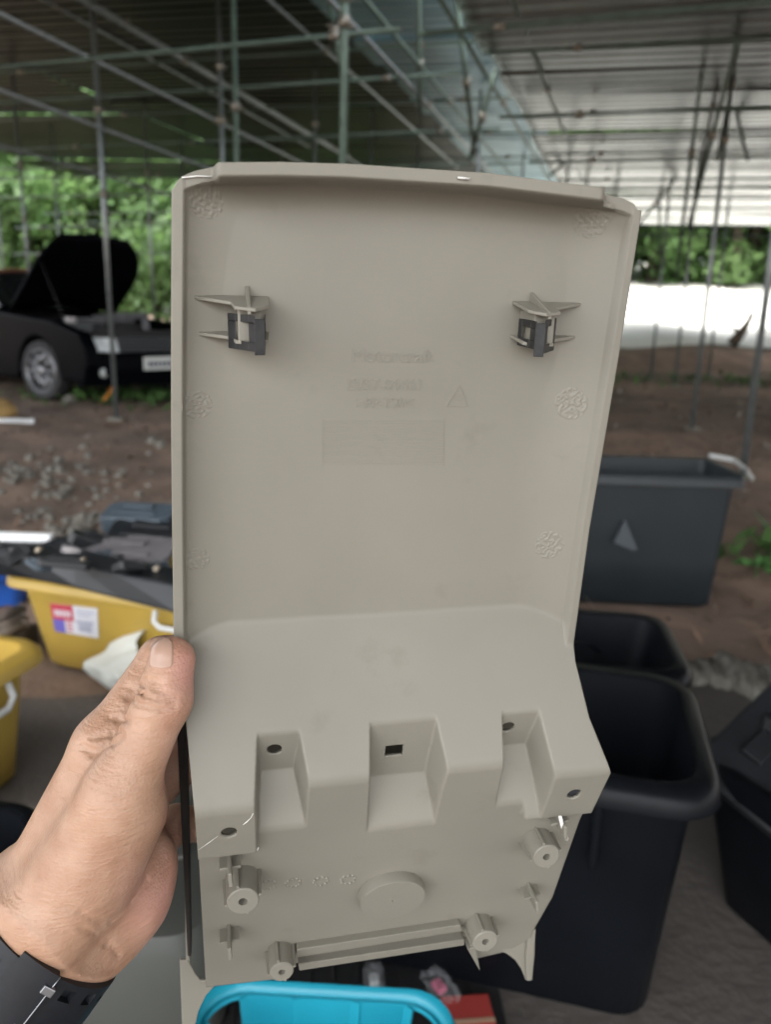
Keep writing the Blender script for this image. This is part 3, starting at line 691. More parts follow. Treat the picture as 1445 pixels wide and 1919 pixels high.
# ================================================================== black car with its bonnet up
CARP = mat('black_car_paint', (.0025, .003, .0045), rough=.32, spec=.025, var=.3, vscale=3)
CARD = mat('engine_bay_black', (.012, .012, .013), rough=.6)
TYRE = mat('tyre_rubber', (.03, .03, .032), rough=.8, var=.3, vscale=30)
ALLOY = mat('alloy_wheel', (.24, .245, .26), rough=.3, metal=.9)
LENS = mat('headlight_lens', (.62, .66, .66), rough=.12, spec=.6, var=.3, vscale=20)
GLASSC = mat('dark_car_glass', (.015, .018, .02), rough=.06, spec=.6)
PLT = mat('number_plate', (.66, .68, .66), rough=.4); PLTD = mat('plate_print', (.05, .06, .10), rough=.5)
wc = gp(93, 752)                        # where the front wheel stands
ah = math.radians(-36); fwd = Vector((math.cos(ah), math.sin(ah), 0)); lft = Vector((-math.sin(ah), math.cos(ah), 0))
# car local: x forward, y to its far side, origin under the middle of the front axle; the near wheel at y = -0.75
org = wc + lft * .75 + Vector((0, 0, 0)); org.z = float(terrain(np.float64(wc.x), np.float64(wc.y)))
car = empty('parked_car', org, ah, 'black car parked on the soil with its bonnet raised', 'car')
SX = 1.0
def arch(cx, r, n=10): return [(cx + r * math.cos(math.pi * (1 - k / n)), .31 + r * math.sin(math.pi * (1 - k / n))) for k in range(n + 1)]
side = [(-4.0, .28), (-3.1, .25)] + arch(-2.7, .37) + [(-2.3, .22), (-.42, .22)] + arch(0, .38) + [(.42, .24), (.86, .24), (.92, .42), (.90, .60), (.80, .74), (.30, .86), (-.75, .95), (-1.2, .98), (-3.3, .98), (-4.0, .90), (-4.1, .5)]
for sg in (-1, 1):
    mb = MB(); y0, y1 = (sg * .86, sg * .70); mb.prism([(a, b) for a, b in side], min(y0, y1), max(y0, y1), ax=1); mb.build('side_panel', CARP, car, bevel=.03, seg=3)
mb = MB(); mb.prism([(-.9, .24), (-.5, .24), (-.5, .66), (-.9, .90)], -.70, .70, ax=1); mb.build('firewall', CARD, car)
mb = MB(); mb.prism([(-4.0, .30), (-.9, .30), (-.9, .93), (-4.0, .88)], -.70, .70, ax=1); mb.build('cabin_floor', CARP, car)
# cabin
mb = MB(); b_ = [(-1.05, -.74, .96), (-3.5, -.72, .96), (-3.5, .72, .96), (-1.05, .74, .96)]; t_ = [(-1.75, -.55, 1.40), (-3.0, -.55, 1.40), (-3.0, .55, 1.40), (-1.75, .55, 1.40)]
mb.hexa(b_ + t_); mb.build('roof', CARP, car, bevel=.06, seg=3)
mb = MB(); mb.hexa([(-1.02, -.66, 1.00), (-1.12, -.66, 1.00), (-1.12, .66, 1.00), (-1.02, .66, 1.00), (-1.66, -.52, 1.37), (-1.76, -.52, 1.37), (-1.76, .52, 1.37), (-1.66, .52, 1.37)]); mb.build('windscreen', GLASSC, car, bevel=.01)
mb = MB(); mb.hexa([(-1.35, -.742, 1.0), (-2.2, -.738, 1.0), (-2.2, -.70, 1.0), (-1.35, -.70, 1.0), (-1.85, -.575, 1.35), (-2.2, -.575, 1.35), (-2.2, -.53, 1.35), (-1.85, -.53, 1.35)]); mb.build('side_window', GLASSC, car, bevel=.01)
# front: bumper, grille slats, headlights, plate
def rowx(y): return .92 - .16 * (abs(y) / .86) ** 2.4
def front_strip(z0, z1, y0, y1, out0, out1, name, m, depth=.12, n=14, parent=car):
    mb = MB(); vs = []; ys = [y0 + (y1 - y0) * k / n for k in range(n + 1)]
    for y in ys: vs += [(rowx(y) + out0, y, z0), (rowx(y) + out1, y, z1), (rowx(y) - depth, y, z1), (rowx(y) - depth, y, z0)]
    fs = [(4 * k + a, 4 * k + (a + 1) % 4, 4 * k + 4 + (a + 1) % 4, 4 * k + 4 + a) for k in range(n) for a in range(4)] + [(0, 1, 2, 3), (4 * n + 3, 4 * n + 2, 4 * n + 1, 4 * n)]
    return mb.add(vs, fs).build(name, m, parent, bevel=.012, seg=2)
bmp = front_strip(.20, .36, -.84, .84, .02, .05, 'lower_bumper', CARP); front_strip(.36, .52, -.84, .84, .05, .04, 'bumper', CARP)
front_strip(.52, .545, -.60, .60, .06, .06, 'bumper_lip', CARP)
front_strip(.545, .72, -.42, .42, -.03, -.06, 'grille', CARD)
for k in range(5): front_strip(.555 + .034 * k, .568 + .034 * k, -.42, .42, .0 - .008 * k, .0 - .008 * k, 'grille_slat', mat('grille_grey', (.10, .11, .12), rough=.35), .05)
for sg in (-1, 1):
    y0, y1 = sorted((sg * .44, sg * .845)); h_ = front_strip(.55, .70, y0, y1, .012, -.05, 'headlight', LENS, .10)
    f_ = MB(); f_.tube([Vector((rowx(.66) + .02, sg * .64, .34)), Vector((rowx(.66) + .055, sg * .64, .34))], .05, 12); f_.build('fog_light', LENS, car, True)
pt = MB(); pt.box((.955, -.20, .36), (.985, .20, .50)); po = pt.build('number_plate', PLT, car, bevel=.004)
for k, yy in enumerate((-.14, -.085, -.03, .03, .085, .14)):
    MB().box((.985, yy - .018, .395), (.988, yy + .018, .455)).build('plate_character', PLTD, po)
# engine bay
MB().box((-.30, -.30, .40), (.40, .32, .84)).build('engine_block', CARD, car, bevel=.03)
MB().box((-.22, -.22, .84), (.30, .22, .90)).build('engine_cover', mat('grey_engine_cover', (.09, .09, .095), rough=.4), car, bevel=.03)
MB().box((.10, -.64, .55), (.38, -.40, .84)).build('battery', mat('battery_grey', (.07, .08, .085), rough=.5), car, bevel=.015)
MB().box((.52, -.66, .62), (.74, .66, .78)).build('front_crossmember', CARD, car, bevel=.02)
MB().tube([Vector((.5, .2, .78)), Vector((.3, .35, .93)), Vector((-.2, .38, .93)), Vector((-.5, .2, .9))], .04, 10).build('air_hose', mat('grey_hose', (.12, .12, .13), rough=.4), car, True)
MB().tube([Vector((.20, -.55, .84)), Vector((.20, -.55, .90))], .06, 12).build('filler_cap', mat('pale_cap', (.45, .42, .42), rough=.4), car, True)
# raised bonnet
hg = (-.80, .98); ang_b = math.radians(47); Lb = 1.10
mb = MB(); n = 8; vs = []
for k in range(n + 1):
    t_ = k / n; ln = Lb * t_; x_ = hg[0] + ln * math.cos(ang_b) * 1.0 + .10 * math.sin(t_ * 2.6); z_ = hg[1] + ln * math.sin(ang_b) - .05 * t_ * t_
    hw = .70 - .26 * t_ ** 5
    for y in (-hw, -hw * .9, 0, hw * .9, hw):
        bul = .13 * (1 - (y / .7) ** 2); vs.append((x_ - bul * math.sin(ang_b), y, z_ + bul * math.cos(ang_b)))
fs = [(5 * k + j, 5 * k + j + 1, 5 * k + 6 + j, 5 * k + 5 + j) for k in range(n) for j in range(4)]
hood = mb.add(vs, fs).build('bonnet', CARP, car, True); sm = hood.modifiers.new('thickness', 'SOLIDIFY'); sm.thickness = .035
MB().tube([Vector((.30, -.66, .78)), Vector((-.22, -.62, 1.55))], .005, 6).build('bonnet_stay', CARD, car, True)
# wheels
def wheel(x, y, sg):
    w_ = bpy.data.objects.new('wheel', None); C.objects.link(w_); w_.parent = car; w_.location = (x, y, .325); w_.rotation_euler = (0, 0, math.radians(8) if x > -1 else 0)
    n = 36
    def ring(r, yy): return [(r * math.cos(2 * math.pi * k / n), yy * sg, r * math.sin(2 * math.pi * k / n)) for k in range(n)]
    MB().loft([ring(.225, -.06), ring(.235, -.085), ring(.295, -.095), ring(.322, -.07), ring(.327, 0), ring(.322, .07), ring(.295, .095), ring(.235, .085), ring(.225, .06)]).build('tyre', TYRE, w_, True)
    MB().loft([ring(.238, -.088), ring(.232, -.094), ring(.222, -.088), ring(.212, -.04), ring(.21, .06)]).build('rim', ALLOY, w_, True)
    for k in range(10):
        a = k * math.pi / 5; ca, sa = math.cos(a), math.sin(a)
        for da in (-.10, .10):
            c1, s1 = math.cos(a + da), math.sin(a + da); p0 = Vector((.045 * ca, -.075 * sg, .045 * sa)); p1 = Vector((.222 * c1, -.080 * sg, .222 * s1))
            MB().tube([p0, p1], [.012, .010], 6).build('spoke', ALLOY, w_, True)
    MB().loft([ring(.055, -.06), ring(.05, -.088), ring(.03, -.092)], cap1=True).build('hub', ALLOY, w_, True)
    MB().loft([ring(.21, -.02), ring(.05, -.02)]).build('brake_disc', mat('brake_steel', (.16, .16, .16), rough=.5, metal=.6), w_)
wheel(0, -.75, 1); wheel(0, .75, -1); wheel(-2.7, -.75, 1); wheel(-2.7, .75, -1)
# stones that chock the wheel, orange strap, white pipe, odd tan sack
for k, (px, py, s_) in enumerate(((133, 757, .10), (122, 760, .06), (285, 835, .06), (157, 840, .05), (300, 840, .07))):
    p = gp(px, py); mb = MB(); r = random.Random(k + 40); q = []
    for zz, sc in ((-.02, 1), (s_ * .7, .6)):
        for a in range(4): q.append((s_ * sc * math.cos(a * 1.57 + .4 + r.uniform(-.3, .3)), s_ * sc * math.sin(a * 1.57 + .4), zz))
    o = mb.hexa(q).build('stone', RUBB, bevel=.015, seg=2); o.location = (p.x, p.y, float(terrain(np.float64(p.x), np.float64(p.y))))
    tag(o, ('pale stone wedged against the front wheel of the black car', 'small pale stone under the front tyre of the black car', 'flat pale stone on the soil near the grey pole foot', 'small round stone on the brown soil in front of the car', 'low pale stone on the soil beside the held panel')[k], 'stone')
ORG = mat('orange_strap', (.62, .22, .02), rough=.6)
p = gp(185, 758); e = empty('orange_strap', p, 0, 'orange strap hanging down under the black car bumper', 'strap'); MB().tube([Vector((0, 0, .01)), Vector((.06, 0, .05)), Vector((.12, .02, .13)), Vector((.15, .05, .25))], [.012, .014, .014, .010], 8).build('webbing', ORG, e, True); MB().box((-.03, -.02, -.005), (.01, .02, .02)).build('hook', COUP, e, bevel=.004)
p = gp(-25, 796); q = gp(62, 796); e = empty('white_pipe', p + Vector((0, 0, .03)), 0, 'white plastic pipe lying on the soil beside the black car', 'pipe'); MB().tube([Vector((-.3, 0, 0)), q - p], .026, 10).build('shaft', BRW, e, True); MB().tube([(q - p) * .97, (q - p) * 1.01], .032, 10).build('socket', BRW, e, True)
TAN = mat('tan_sacking', (.42, .27, .10), rough=.9, var=.3, vscale=10)
p = gp(-8, 785); mb = MB(); n = 16
mb.loft([[((.20 * sc + .02 * math.sin(3 * a)) * math.cos(a), (.16 * sc + .02 * math.sin(4 * a + 1)) * math.sin(a), z) for a in [2 * math.pi * k / n for k in range(n)]] for sc, z in ((.8, 0), (1, .05), (.95, .12), (.6, .19), (.2, .21))], cap0=True, cap1=True)
o = mb.build('feed_sack', TAN, smooth=True); o.location = (p.x - .02, p.y, p.z - .01); tag(o, 'tan sack slumped on the soil beside the white pipe', 'sack')
# low wall with a rust coloured sheet behind the car
p = wp(60, 600, 13.2); zz = float(terrain(np.float64(p.x), np.float64(p.y))); e = empty('covered_heap', (p.x - 1.0, p.y, zz), .1, 'dark heap under rust coloured sheets behind the black car', 'heap')
MB().box((-2.2, -.4, 0), (1.7, .4, 1.45)).build('stack', CARD, e, bevel=.05)
RUST = mat('rust_sheet', (.20, .065, .03), rough=.7, var=.4, vscale=3)
for k in range(4): MB().box((-2.3 + k * 1.03, -.5, 1.46 + .02 * (k % 2)), (-1.25 + k * 1.03, .5, 1.50 + .02 * (k % 2))).build('rust_sheet', RUST, e, bevel=.01)
# dead stump at the top of the bank
p = yp(1395, 636, 15.6); e = empty('stump', (p.x, p.y, p.z - .1), 0, 'leaning dead stump on the bank at the edge of the bright yard', 'stump')
MB().tube([Vector((-.22, 0, 0)), Vector((-.05, 0, .25)), Vector((.05, 0, .45)), Vector((.10, 0, .62))], [.12, .09, .05, .045], 8).build('trunk', BARK, e, True); MB().tube([Vector((-.08, 0, .2)), Vector((-.25, .05, .35))], [.05, .02], 6).build('branch', BARK, e, True)

# ================================================================== the hand-held trim panel
def rot3(yaw, pitch, roll):
    return (Matrix.Rotation(math.radians(yaw), 3, 'Y') @ Matrix.Rotation(math.radians(pitch), 3, 'X') @ Matrix.Rotation(math.radians(roll), 3, 'Z'))
RP = rot3(12, 18, 2); OP = cray(700, 780) * .40
RPT = RP.transposed(); NP_ = RP @ Vector((0, 0, 1))
def pl(px, py, Z=0.0):                 # photo pixel -> panel-local point at height Z over the plate
    d = cray(px, py); t = (OP + NP_ * Z).dot(NP_) / d.dot(NP_)
    return RPT @ (d * t - OP)
def pls(px, py, fun):
    Z = 0.02
    for _ in range(30):
        q = pl(px, py, Z); Z = .5 * Z + .5 * fun(q.y)
    return pl(px, py, Z)
panel = empty('car_trim_cover', label='beige moulded plastic car trim panel with two metal clips, held up in the hand', cat='car part')
panel.matrix_world = Matrix.Translation(EYE) @ CAMR.to_4x4() @ Matrix.Translation(OP) @ RP.to_4x4()
PLASTIC = mat('beige_plastic', (.240, .226, .186), rough=.5, var=.13, vscale=7, bump=.012, bscale=900, spec=.45)
t_ = PLASTIC.node_tree; b_ = t_.nodes['Principled BSDF']; src_ = b_.inputs['Base Color'].links[0].from_socket
tc_ = t_.nodes.new('ShaderNodeTexCoord'); nz_ = t_.nodes.new('ShaderNodeTexNoise'); nz_.inputs['Scale'].default_value = 26; nz_.inputs['Detail'].default_value = 7; nz_.inputs['Roughness'].default_value = .65
rp_ = t_.nodes.new('ShaderNodeValToRGB'); rp_.color_ramp.elements[0].position = .60; rp_.color_ramp.elements[0].color = (1, 1, 1, 1); rp_.color_ramp.elements[1].position = .78; rp_.color_ramp.elements[1].color = (.84, .835, .81, 1)
mx_n = t_.nodes.new('ShaderNodeMix'); mx_n.data_type = 'RGBA'; mx_n.blend_type = 'MULTIPLY'; mx_n.inputs[0].default_value = 1
t_.links.new(tc_.outputs['Object'], nz_.inputs['Vector']); t_.links.new(nz_.outputs['Fac'], rp_.inputs[0]); t_.links.new(src_, mx_n.inputs[6]); t_.links.new(rp_.outputs[0], mx_n.inputs[7]); t_.links.new(mx_n.outputs[2], b_.inputs['Base Color'])
def shelf(Y): return (-.1125 - Y) * .615
def zlow(Y): return .0455 + (Y + .188) * .292
def tab(pts, fun, key):
    q = sorted(((p.y, p.x) if key == 'y' else (p.x, p.y)) for p in (pls(a, b, fun) for a, b in pts))
    return np.array([a for a, _ in q]), np.array([b for _, b in q])
rim = lambda Y: .013
lowf = lambda Y: min(shelf(Y), zlow(Y) + .004)
def merge(*ts):
    a = np.concatenate([t[0] for t in ts]); b = np.concatenate([t[1] for t in ts]); o = np.argsort(a); return a[o], b[o]
LT = merge(tab([(321, 352), (320, 600), (320, 800), (322, 1000), (325, 1195)], rim, 'y'), tab([(347, 1345), (365, 1522), (371, 1600), (376, 1700), (385, 1850)], lowf, 'y'))
RT = merge(tab([(1204, 392), (1165, 640), (1105, 994), (1072, 1232)], rim, 'y'), tab([(1105, 1345), (1141, 1443), (1092, 1545), (1040, 1690), (1004, 1752)], lowf, 'y'))
TT = tab([(322, 352), (330, 336), (345, 325), (365, 317), (400, 310), (520, 309), (640, 312), (900, 329), (1120, 357), (1180, 371), (1198, 380), (1204, 392)], lambda Y: .018, 'x')
BT = tab([(378, 1851), (544, 1832), (547, 1806), (868, 1760), (878, 1768), (891, 1797), (946, 1784), (1003, 1755)], zlow, 'x')
xl = lambda Y: np.interp(Y, *LT); xr = lambda Y: np.interp(Y, *RT)
def smx(a, b, k):
    h = np.clip(.5 + .5 * (a - b) / k, 0, 1); return b + (a - b) * h + k * h * (1 - h)
def smn(a, b, k): return -smx(-a, -b, k)
def sst(e0, e1, x):
    t = np.clip((x - e0) / (e1 - e0), 0, 1); return t * t * (3 - 2 * t)
# notches cut in the ridge: left x, right x (at the wall), wall height, valley line, bottom edge on the lower plate
def notch(x0, x1, yt, yv, yb):
    t = pls((x0 + x1) / 2, yt, shelf); Zw = t.z; Zv = Zw - .0085
    a = pl(x0, yv, Zv); b = pl(x1, yv, Zv)
    e = pls((x0 + x1) / 2 + 4, yb, zlow)
    return (a.x, b.x, Zw, (a.y + b.y) / 2, e.y, e.z, Zv, t.y)
NOTCH = [notch(487, 550, 1374, 1441, 1553), notch(690, 796, 1352, 1450, 1549), notch(930, 985, 1336, 1395, 1505)]
EL = pls(484, 1518, shelf).x; ER = pls(1008, 1462, shelf).x
YE = .5 * (pls(420, 1602, lambda Y: zlow(Y) + .003).y + pls(1070, 1520, lambda Y: zlow(Y) + .003).y)
def height(x, Y, ytop):
    dl = x - xl(Y); dr = xr(Y) - x; dt = ytop - Y
    zp = .0075 * np.clip(1 - dl / .034, 0, 1) ** 2 + .0085 * np.clip(1 - dr / .040, 0, 1) ** 2 + .010 * np.clip(1 - dt / .020, 0, 1) ** 2.4
    zp = np.minimum(zp, .0118)
    zp = zp + .0008 * np.sin(x * 37 + 1) * np.sin(Y * 31)
    side = np.maximum(.013 * sst(.0066, .0052, dl), .013 * sst(.0056, .0044, dr))
    xm0 = pl(408, 335, .02).x; xm1 = pl(1122, 370, .02).x
    zt = .0125 + .0175 * sst(xm0 - .0022, xm0 + .0006, x) * sst(xm1 + .0085, xm1 - .004, x)
    top = zt * sst(.0072, .0056, dt)
    plate = np.maximum(np.maximum(side, top), zp)
    plate = np.where(Y < -.150, -1.0, plate)
    plate = plate - np.clip((-.138 - Y) * 2.0, 0, .05)
    z = smn(shelf(Y), zlow(Y), .0042)
    z = np.where(shelf(Y) > plate - .004, smx(plate, z, .0012), plate)
    # end blocks stand a little proud of the lower plate
    ze = smn(smn(shelf(Y), zlow(Y) + .0068, .0042), zlow(Y) + (Y - YE) * 5, .0016)
    ze = smn(ze, zlow(Y) + np.maximum((EL - x), (x - ER)) * 6, .0016)
    z = np.maximum(z, ze)
    for (a, b, Zw, yv, yb, zb, Zv, ytp) in NOTCH:
        fl = Zv + (yv - Y) * (zb - Zv) / (yv - yb)
        wl = Zw - (ytp - Y) * (Zw - Zv) / (ytp - yv)
        n = smx(wl, fl, .0004)
        n = np.maximum(n, np.maximum(Zv + (a - x) * 7.0, Zv + (x - b - (yv - Y).clip(0, .03) * .06) * 3.6))
        z = smn(z, n, .0022)
    return z
NC, NR = 310, 640
s = np.linspace(0, 1, NC); t = np.linspace(0, 1, NR)
x_top = xl(.10) + (xr(.10) - xl(.10)) * s; x_bot = xl(-.37) + (xr(-.37) - xl(-.37)) * s
yt = np.interp(x_top, *TT); yb = np.interp(x_bot, *BT)
b0, b1 = pls(380, 1822, zlow), pls(1000, 1752, zlow)
ybl = b0.y + (x_bot - b0.x) * (b1.y - b0.y) / (b1.x - b0.x); ytl = np.full_like(yt, np.median(yt))
Yg = ybl[None, :] + t[:, None] * (ytl - ybl)[None, :] + (1 - t[:, None]) ** 8 * (yb - ybl)[None, :] + t[:, None] ** 8 * (yt - ytl)[None, :]
Xg = xl(Yg) + (xr(Yg) - xl(Yg)) * s[None, :]
# holes: round ones in the notches and end blocks, a square one in the middle notch; grid points snap to their edges
HOLES = []
for (px, py, R_, k) in ((514, 1404, .0041, 0), (951, 1362, .0041, 2)):
    q = pl(px, py, .5 * (NOTCH[k][2] + NOTCH[k][6])); HOLES.append((q.x, q.y, R_))
for (px, py) in ((429, 1560), (1076, 1488)):
    q = pls(px, py, lambda Y: zlow(Y) + .0066); HOLES.append((q.x, q.y, .0042))
keep = np.ones(Xg.shape, bool)
for (hx, hy, R_) in HOLES:
    d = np.hypot(Xg - hx, Yg - hy); m_ = (d > R_ - .00055) & (d < R_ + .0004)
    Xg[m_] = hx + (Xg[m_] - hx) * R_ / d[m_]; Yg[m_] = hy + (Yg[m_] - hy) * R_ / d[m_]
    keep &= ~(d <= R_ - .00055)
sq0 = pl(721, 1419, .6 * NOTCH[1][6] + .4 * NOTCH[1][2]); sq1 = pl(756, 1394, .5 * (NOTCH[1][6] + NOTCH[1][2]))
bcx, bcy, bhx, bhy = (sq0.x + sq1.x) / 2, (sq0.y + sq1.y) / 2, (sq1.x - sq0.x) / 2, (sq1.y - sq0.y) / 2
ex, ey = np.abs(Xg - bcx) - bhx, np.abs(Yg - bcy) - bhy; dd_ = np.maximum(ex, ey)
m_ = (dd_ > -.00055) & (dd_ < .00024)
mx_ = m_ & (ex > -.00055); my_ = m_ & (ey > -.00055)
Xg[mx_] = bcx + np.sign(Xg[mx_] - bcx) * bhx; Yg[my_] = bcy + np.sign(Yg[my_] - bcy) * bhy
keep &= ~(dd_ <= -.00055)
Zg = height(Xg, Yg, np.broadcast_to(yt, Yg.shape))
Vp = np.stack([Xg, Yg, Zg], -1).reshape(-1, 3)
idx = np.arange(NR * NC).reshape(NR, NC)
quads = np.stack([idx[:-1, :-1], idx[:-1, 1:], idx[1:, 1:], idx[1:, :-1]], -1)
kq = keep[:-1, :-1] & keep[:-1, 1:] & keep[1:, 1:] & keep[1:, :-1]
def sub(name, mask, solid):
    q = quads[mask & kq]; u, inv = np.unique(q.ravel(), return_inverse=True)
    me = raw_mesh(name, Vp[u], inv.reshape(-1, 4)); o = link(name, me, PLASTIC, panel, True)
    sm = o.modifiers.new('thickness', 'SOLIDIFY'); sm.thickness = solid; sm.offset = -1
    return o
shell_ = sub('moulded_shell', np.ones(kq.shape, bool), .0022)
LOWZ = lambda px, py, off=0.0: pls(px, py, lambda Y: zlow(Y) + off)

# outer skin behind the block, with its two curved legs
sk = MB()
ys = [-.125, -.20, -.28, -.345]
for (z0, z1) in ((-.030, -.0275),):
    sk.hexa([(xl(ys[0]) + .002, ys[0], z0), (xr(ys[0]) - .002, ys[0], z0), (xr(ys[0]) - .002, ys[0], z1), (xl(ys[0]) + .002, ys[0], z1),
             (xl(ys[-1]) + .002, ys[-1], z0), (xr(ys[-1]) - .006, ys[-1], z0), (xr(ys[-1]) - .006, ys[-1], z1), (xl(ys[-1]) + .002, ys[-1], z1)])
sk.build('outer_skin', PLASTIC, panel, bevel=.0008)
def leg(pts, Zf, zthick, name='leg'):
    pl_ = [pl(a, b, Zf) for a, b in pts]
    m = MB(); n = len(pl_)
    vs = [(p.x, p.y, Zf) for p in pl_] + [(p.x, p.y, Zf - zthick) for p in pl_]
    m.add(vs, [tuple(range(n)), tuple(reversed(range(n, 2 * n)))] + [(k, (k + 1) % n, n + (k + 1) % n, n + k) for k in range(n)])
    return m.build(name, PLASTIC, panel, bevel=.0007)
leg([(1004, 1730), (1003, 1790), (998, 1838), (986, 1838), (978, 1818), (966, 1800), (950, 1788), (938, 1783), (935, 1772), (960, 1755)], -.0135, .0022)
leg([(1005, 1742), (998, 1838), (988, 1839), (986, 1800), (990, 1750)], -.0105, .0035, 'leg_edge')
leg([(336, 1800), (341, 1930), (352, 1960), (364, 1930), (372, 1895), (386, 1866), (402, 1848), (402, 1836), (376, 1838), (366, 1826), (352, 1800)], -.0135, .0025)
lp = MB()
for (a, b) in (((345, 1350), (352, 1812)),):
    p0 = pl(*a, -.02); p1 = pl(*b, -.02)
    lp.hexa([(p0.x - .001, p0.y, -.0285), (p0.x + .0015, p0.y, -.0285), (p0.x + .0015, p0.y, -.014), (p0.x - .001, p0.y, -.014),
             (p1.x - .001, p1.y, -.0285), (p1.x + .0015, p1.y, -.0285), (p1.x + .0015, p1.y, -.014), (p1.x - .001, p1.y, -.014)])
lp.build('side_wall', PLASTIC, panel, bevel=.0005)
GAPDARK = mat('gap_shade', (.022, .018, .015), rough=.95)  # dark strip added as the shade in the gap beside the shell
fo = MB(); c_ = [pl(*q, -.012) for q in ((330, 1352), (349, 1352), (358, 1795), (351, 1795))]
fo.hexa([(p.x, p.y, -.0275) for p in c_] + [(p.x, p.y, -.0125) for p in c_]); fo.build('gap_shade_strip', GAPDARK, panel, bevel=.001)

# screw bosses, pins, disc, slotted bar on the lower plate
LN = Vector((0, -.28, 1)).normalized()
def boss(px, py, h, r):
    tip = LOWZ(px, py, h)
    base = Vector((tip.x, tip.y, zlow(tip.y) - .003)); tip = Vector((tip.x, tip.y, zlow(tip.y) + h))
    n = 26; m = MB(); ri = r * .28
    def ring(rad, z): return [(tip.x + rad * math.cos(2 * math.pi * k / n), tip.y + rad * math.sin(2 * math.pi * k / n), z) for k in range(n)]
    m.loft([ring(r * 1.06, base.z), ring(r, tip.z - .0006), ring(r * .93, tip.z), ring(ri, tip.z), ring(ri, tip.z - .006)], cap1=True)
    o = m.build('screw_boss', PLASTIC, panel, auto=35)
    for a in (15, 105, 195, 285):
        f = MB(); ca, sa = math.cos(math.radians(a)), math.sin(math.radians(a)); wv = Vector((-sa, ca, 0)) * .0007; rv = Vector((ca, sa, 0))
        A, B = Vector((tip.x, tip.y, 0)) + rv * r * .9, Vector((tip.x, tip.y, 0)) + rv * (r + .0016)
        B2 = Vector((tip.x, tip.y, 0)) + rv * (r + .0026)
        f.hexa([(*(A - wv).xy, base.z), (*(B2 - wv).xy, base.z), (*(B2 + wv).xy, base.z), (*(A + wv).xy, base.z),
                (*(A - wv).xy, tip.z - .001), (*(B - wv).xy, tip.z - .001), (*(B + wv).xy, tip.z - .001), (*(A + wv).xy, tip.z - .001)])
        f.build('rib', PLASTIC, o)
for q in ((455, 1690, .020, .0088), (528, 1822, .018, .0074), (1025, 1606, .017, .0084), (910, 1765, .017, .0086)): boss(*q)
def pin(px, py, h, ang=0):
    h *= 1.35
    b = LOWZ(px, py, h * .6); z0 = zlow(b.y) - .002; z1 = zlow(b.y) + h
    M = Matrix.Translation((b.x, b.y, 0)) @ Matrix.Rotation(math.radians(ang), 4, 'Z')
    MB().box((-.0058, -.0009, z0), (.0058, .0009, z1 - h * .45)).xf(M).build('pin_cross', PLASTIC, panel, bevel=.0004)
    MB().box((-.0011, -.0050, z0), (.0011, .0042, z1)).xf(M).build('pin_blade', PLASTIC, panel, bevel=.0006)
for q in ((431, 1630, .014, 3), (430, 1768, .014, 3), (1052, 1545, .013, 8), (1000, 1684, .013, 8)): pin(*q)
dc = LOWZ(737, 1688, .0084); n = 56; m = MB()
def dring(rad, h): return [(dc.x + rad * math.cos(2 * math.pi * k / n), dc.y + rad * math.sin(2 * math.pi * k / n) * .955, zlow(dc.y + rad * math.sin(2 * math.pi * k / n) * .955) + h) for k in range(n)]
m.loft([dring(.0206, -.002), dring(.0204, .0078), dring(.0200, .0084), dring(.0022, .0084), dring(.0010, .0084), dring(.0007, .0078)], cap1=True)
m.build('round_pad', PLASTIC, panel, auto=40)
def bar(p0, p1, p2, p3, h0, h1, name):
    q = [LOWZ(*p, h0) for p in (p0, p1, p2, p3)]
    m = MB(); m.hexa([(v.x, v.y, zlow(v.y) - .003) for v in q] + [(v.x, v.y, zlow(v.y) + h1) for v in q])
    return m.build(name, PLASTIC, panel, bevel=.0007)
bar((552, 1792), (866, 1742), (862, 1730), (556, 1776), .004, .0055, 'slot_rail')
bar((560, 1811), (868, 1764), (868, 1753), (558, 1799), .004, .0075, 'slot_rail')
gus = MB(); g = [LOWZ(*p) for p in ((868, 1756), (892, 1798), (884, 1752))]
gus.add([(v.x, v.y, zlow(v.y) - .004) for v in g] + [(v.x, v.y, zlow(v.y) + .010) for v in g], [(0, 1, 2), (3, 5, 4), (0, 3, 4, 1), (1, 4, 5, 2), (2, 5, 3, 0)])
gus.build('gusset', PLASTIC, panel, bevel=.0005)

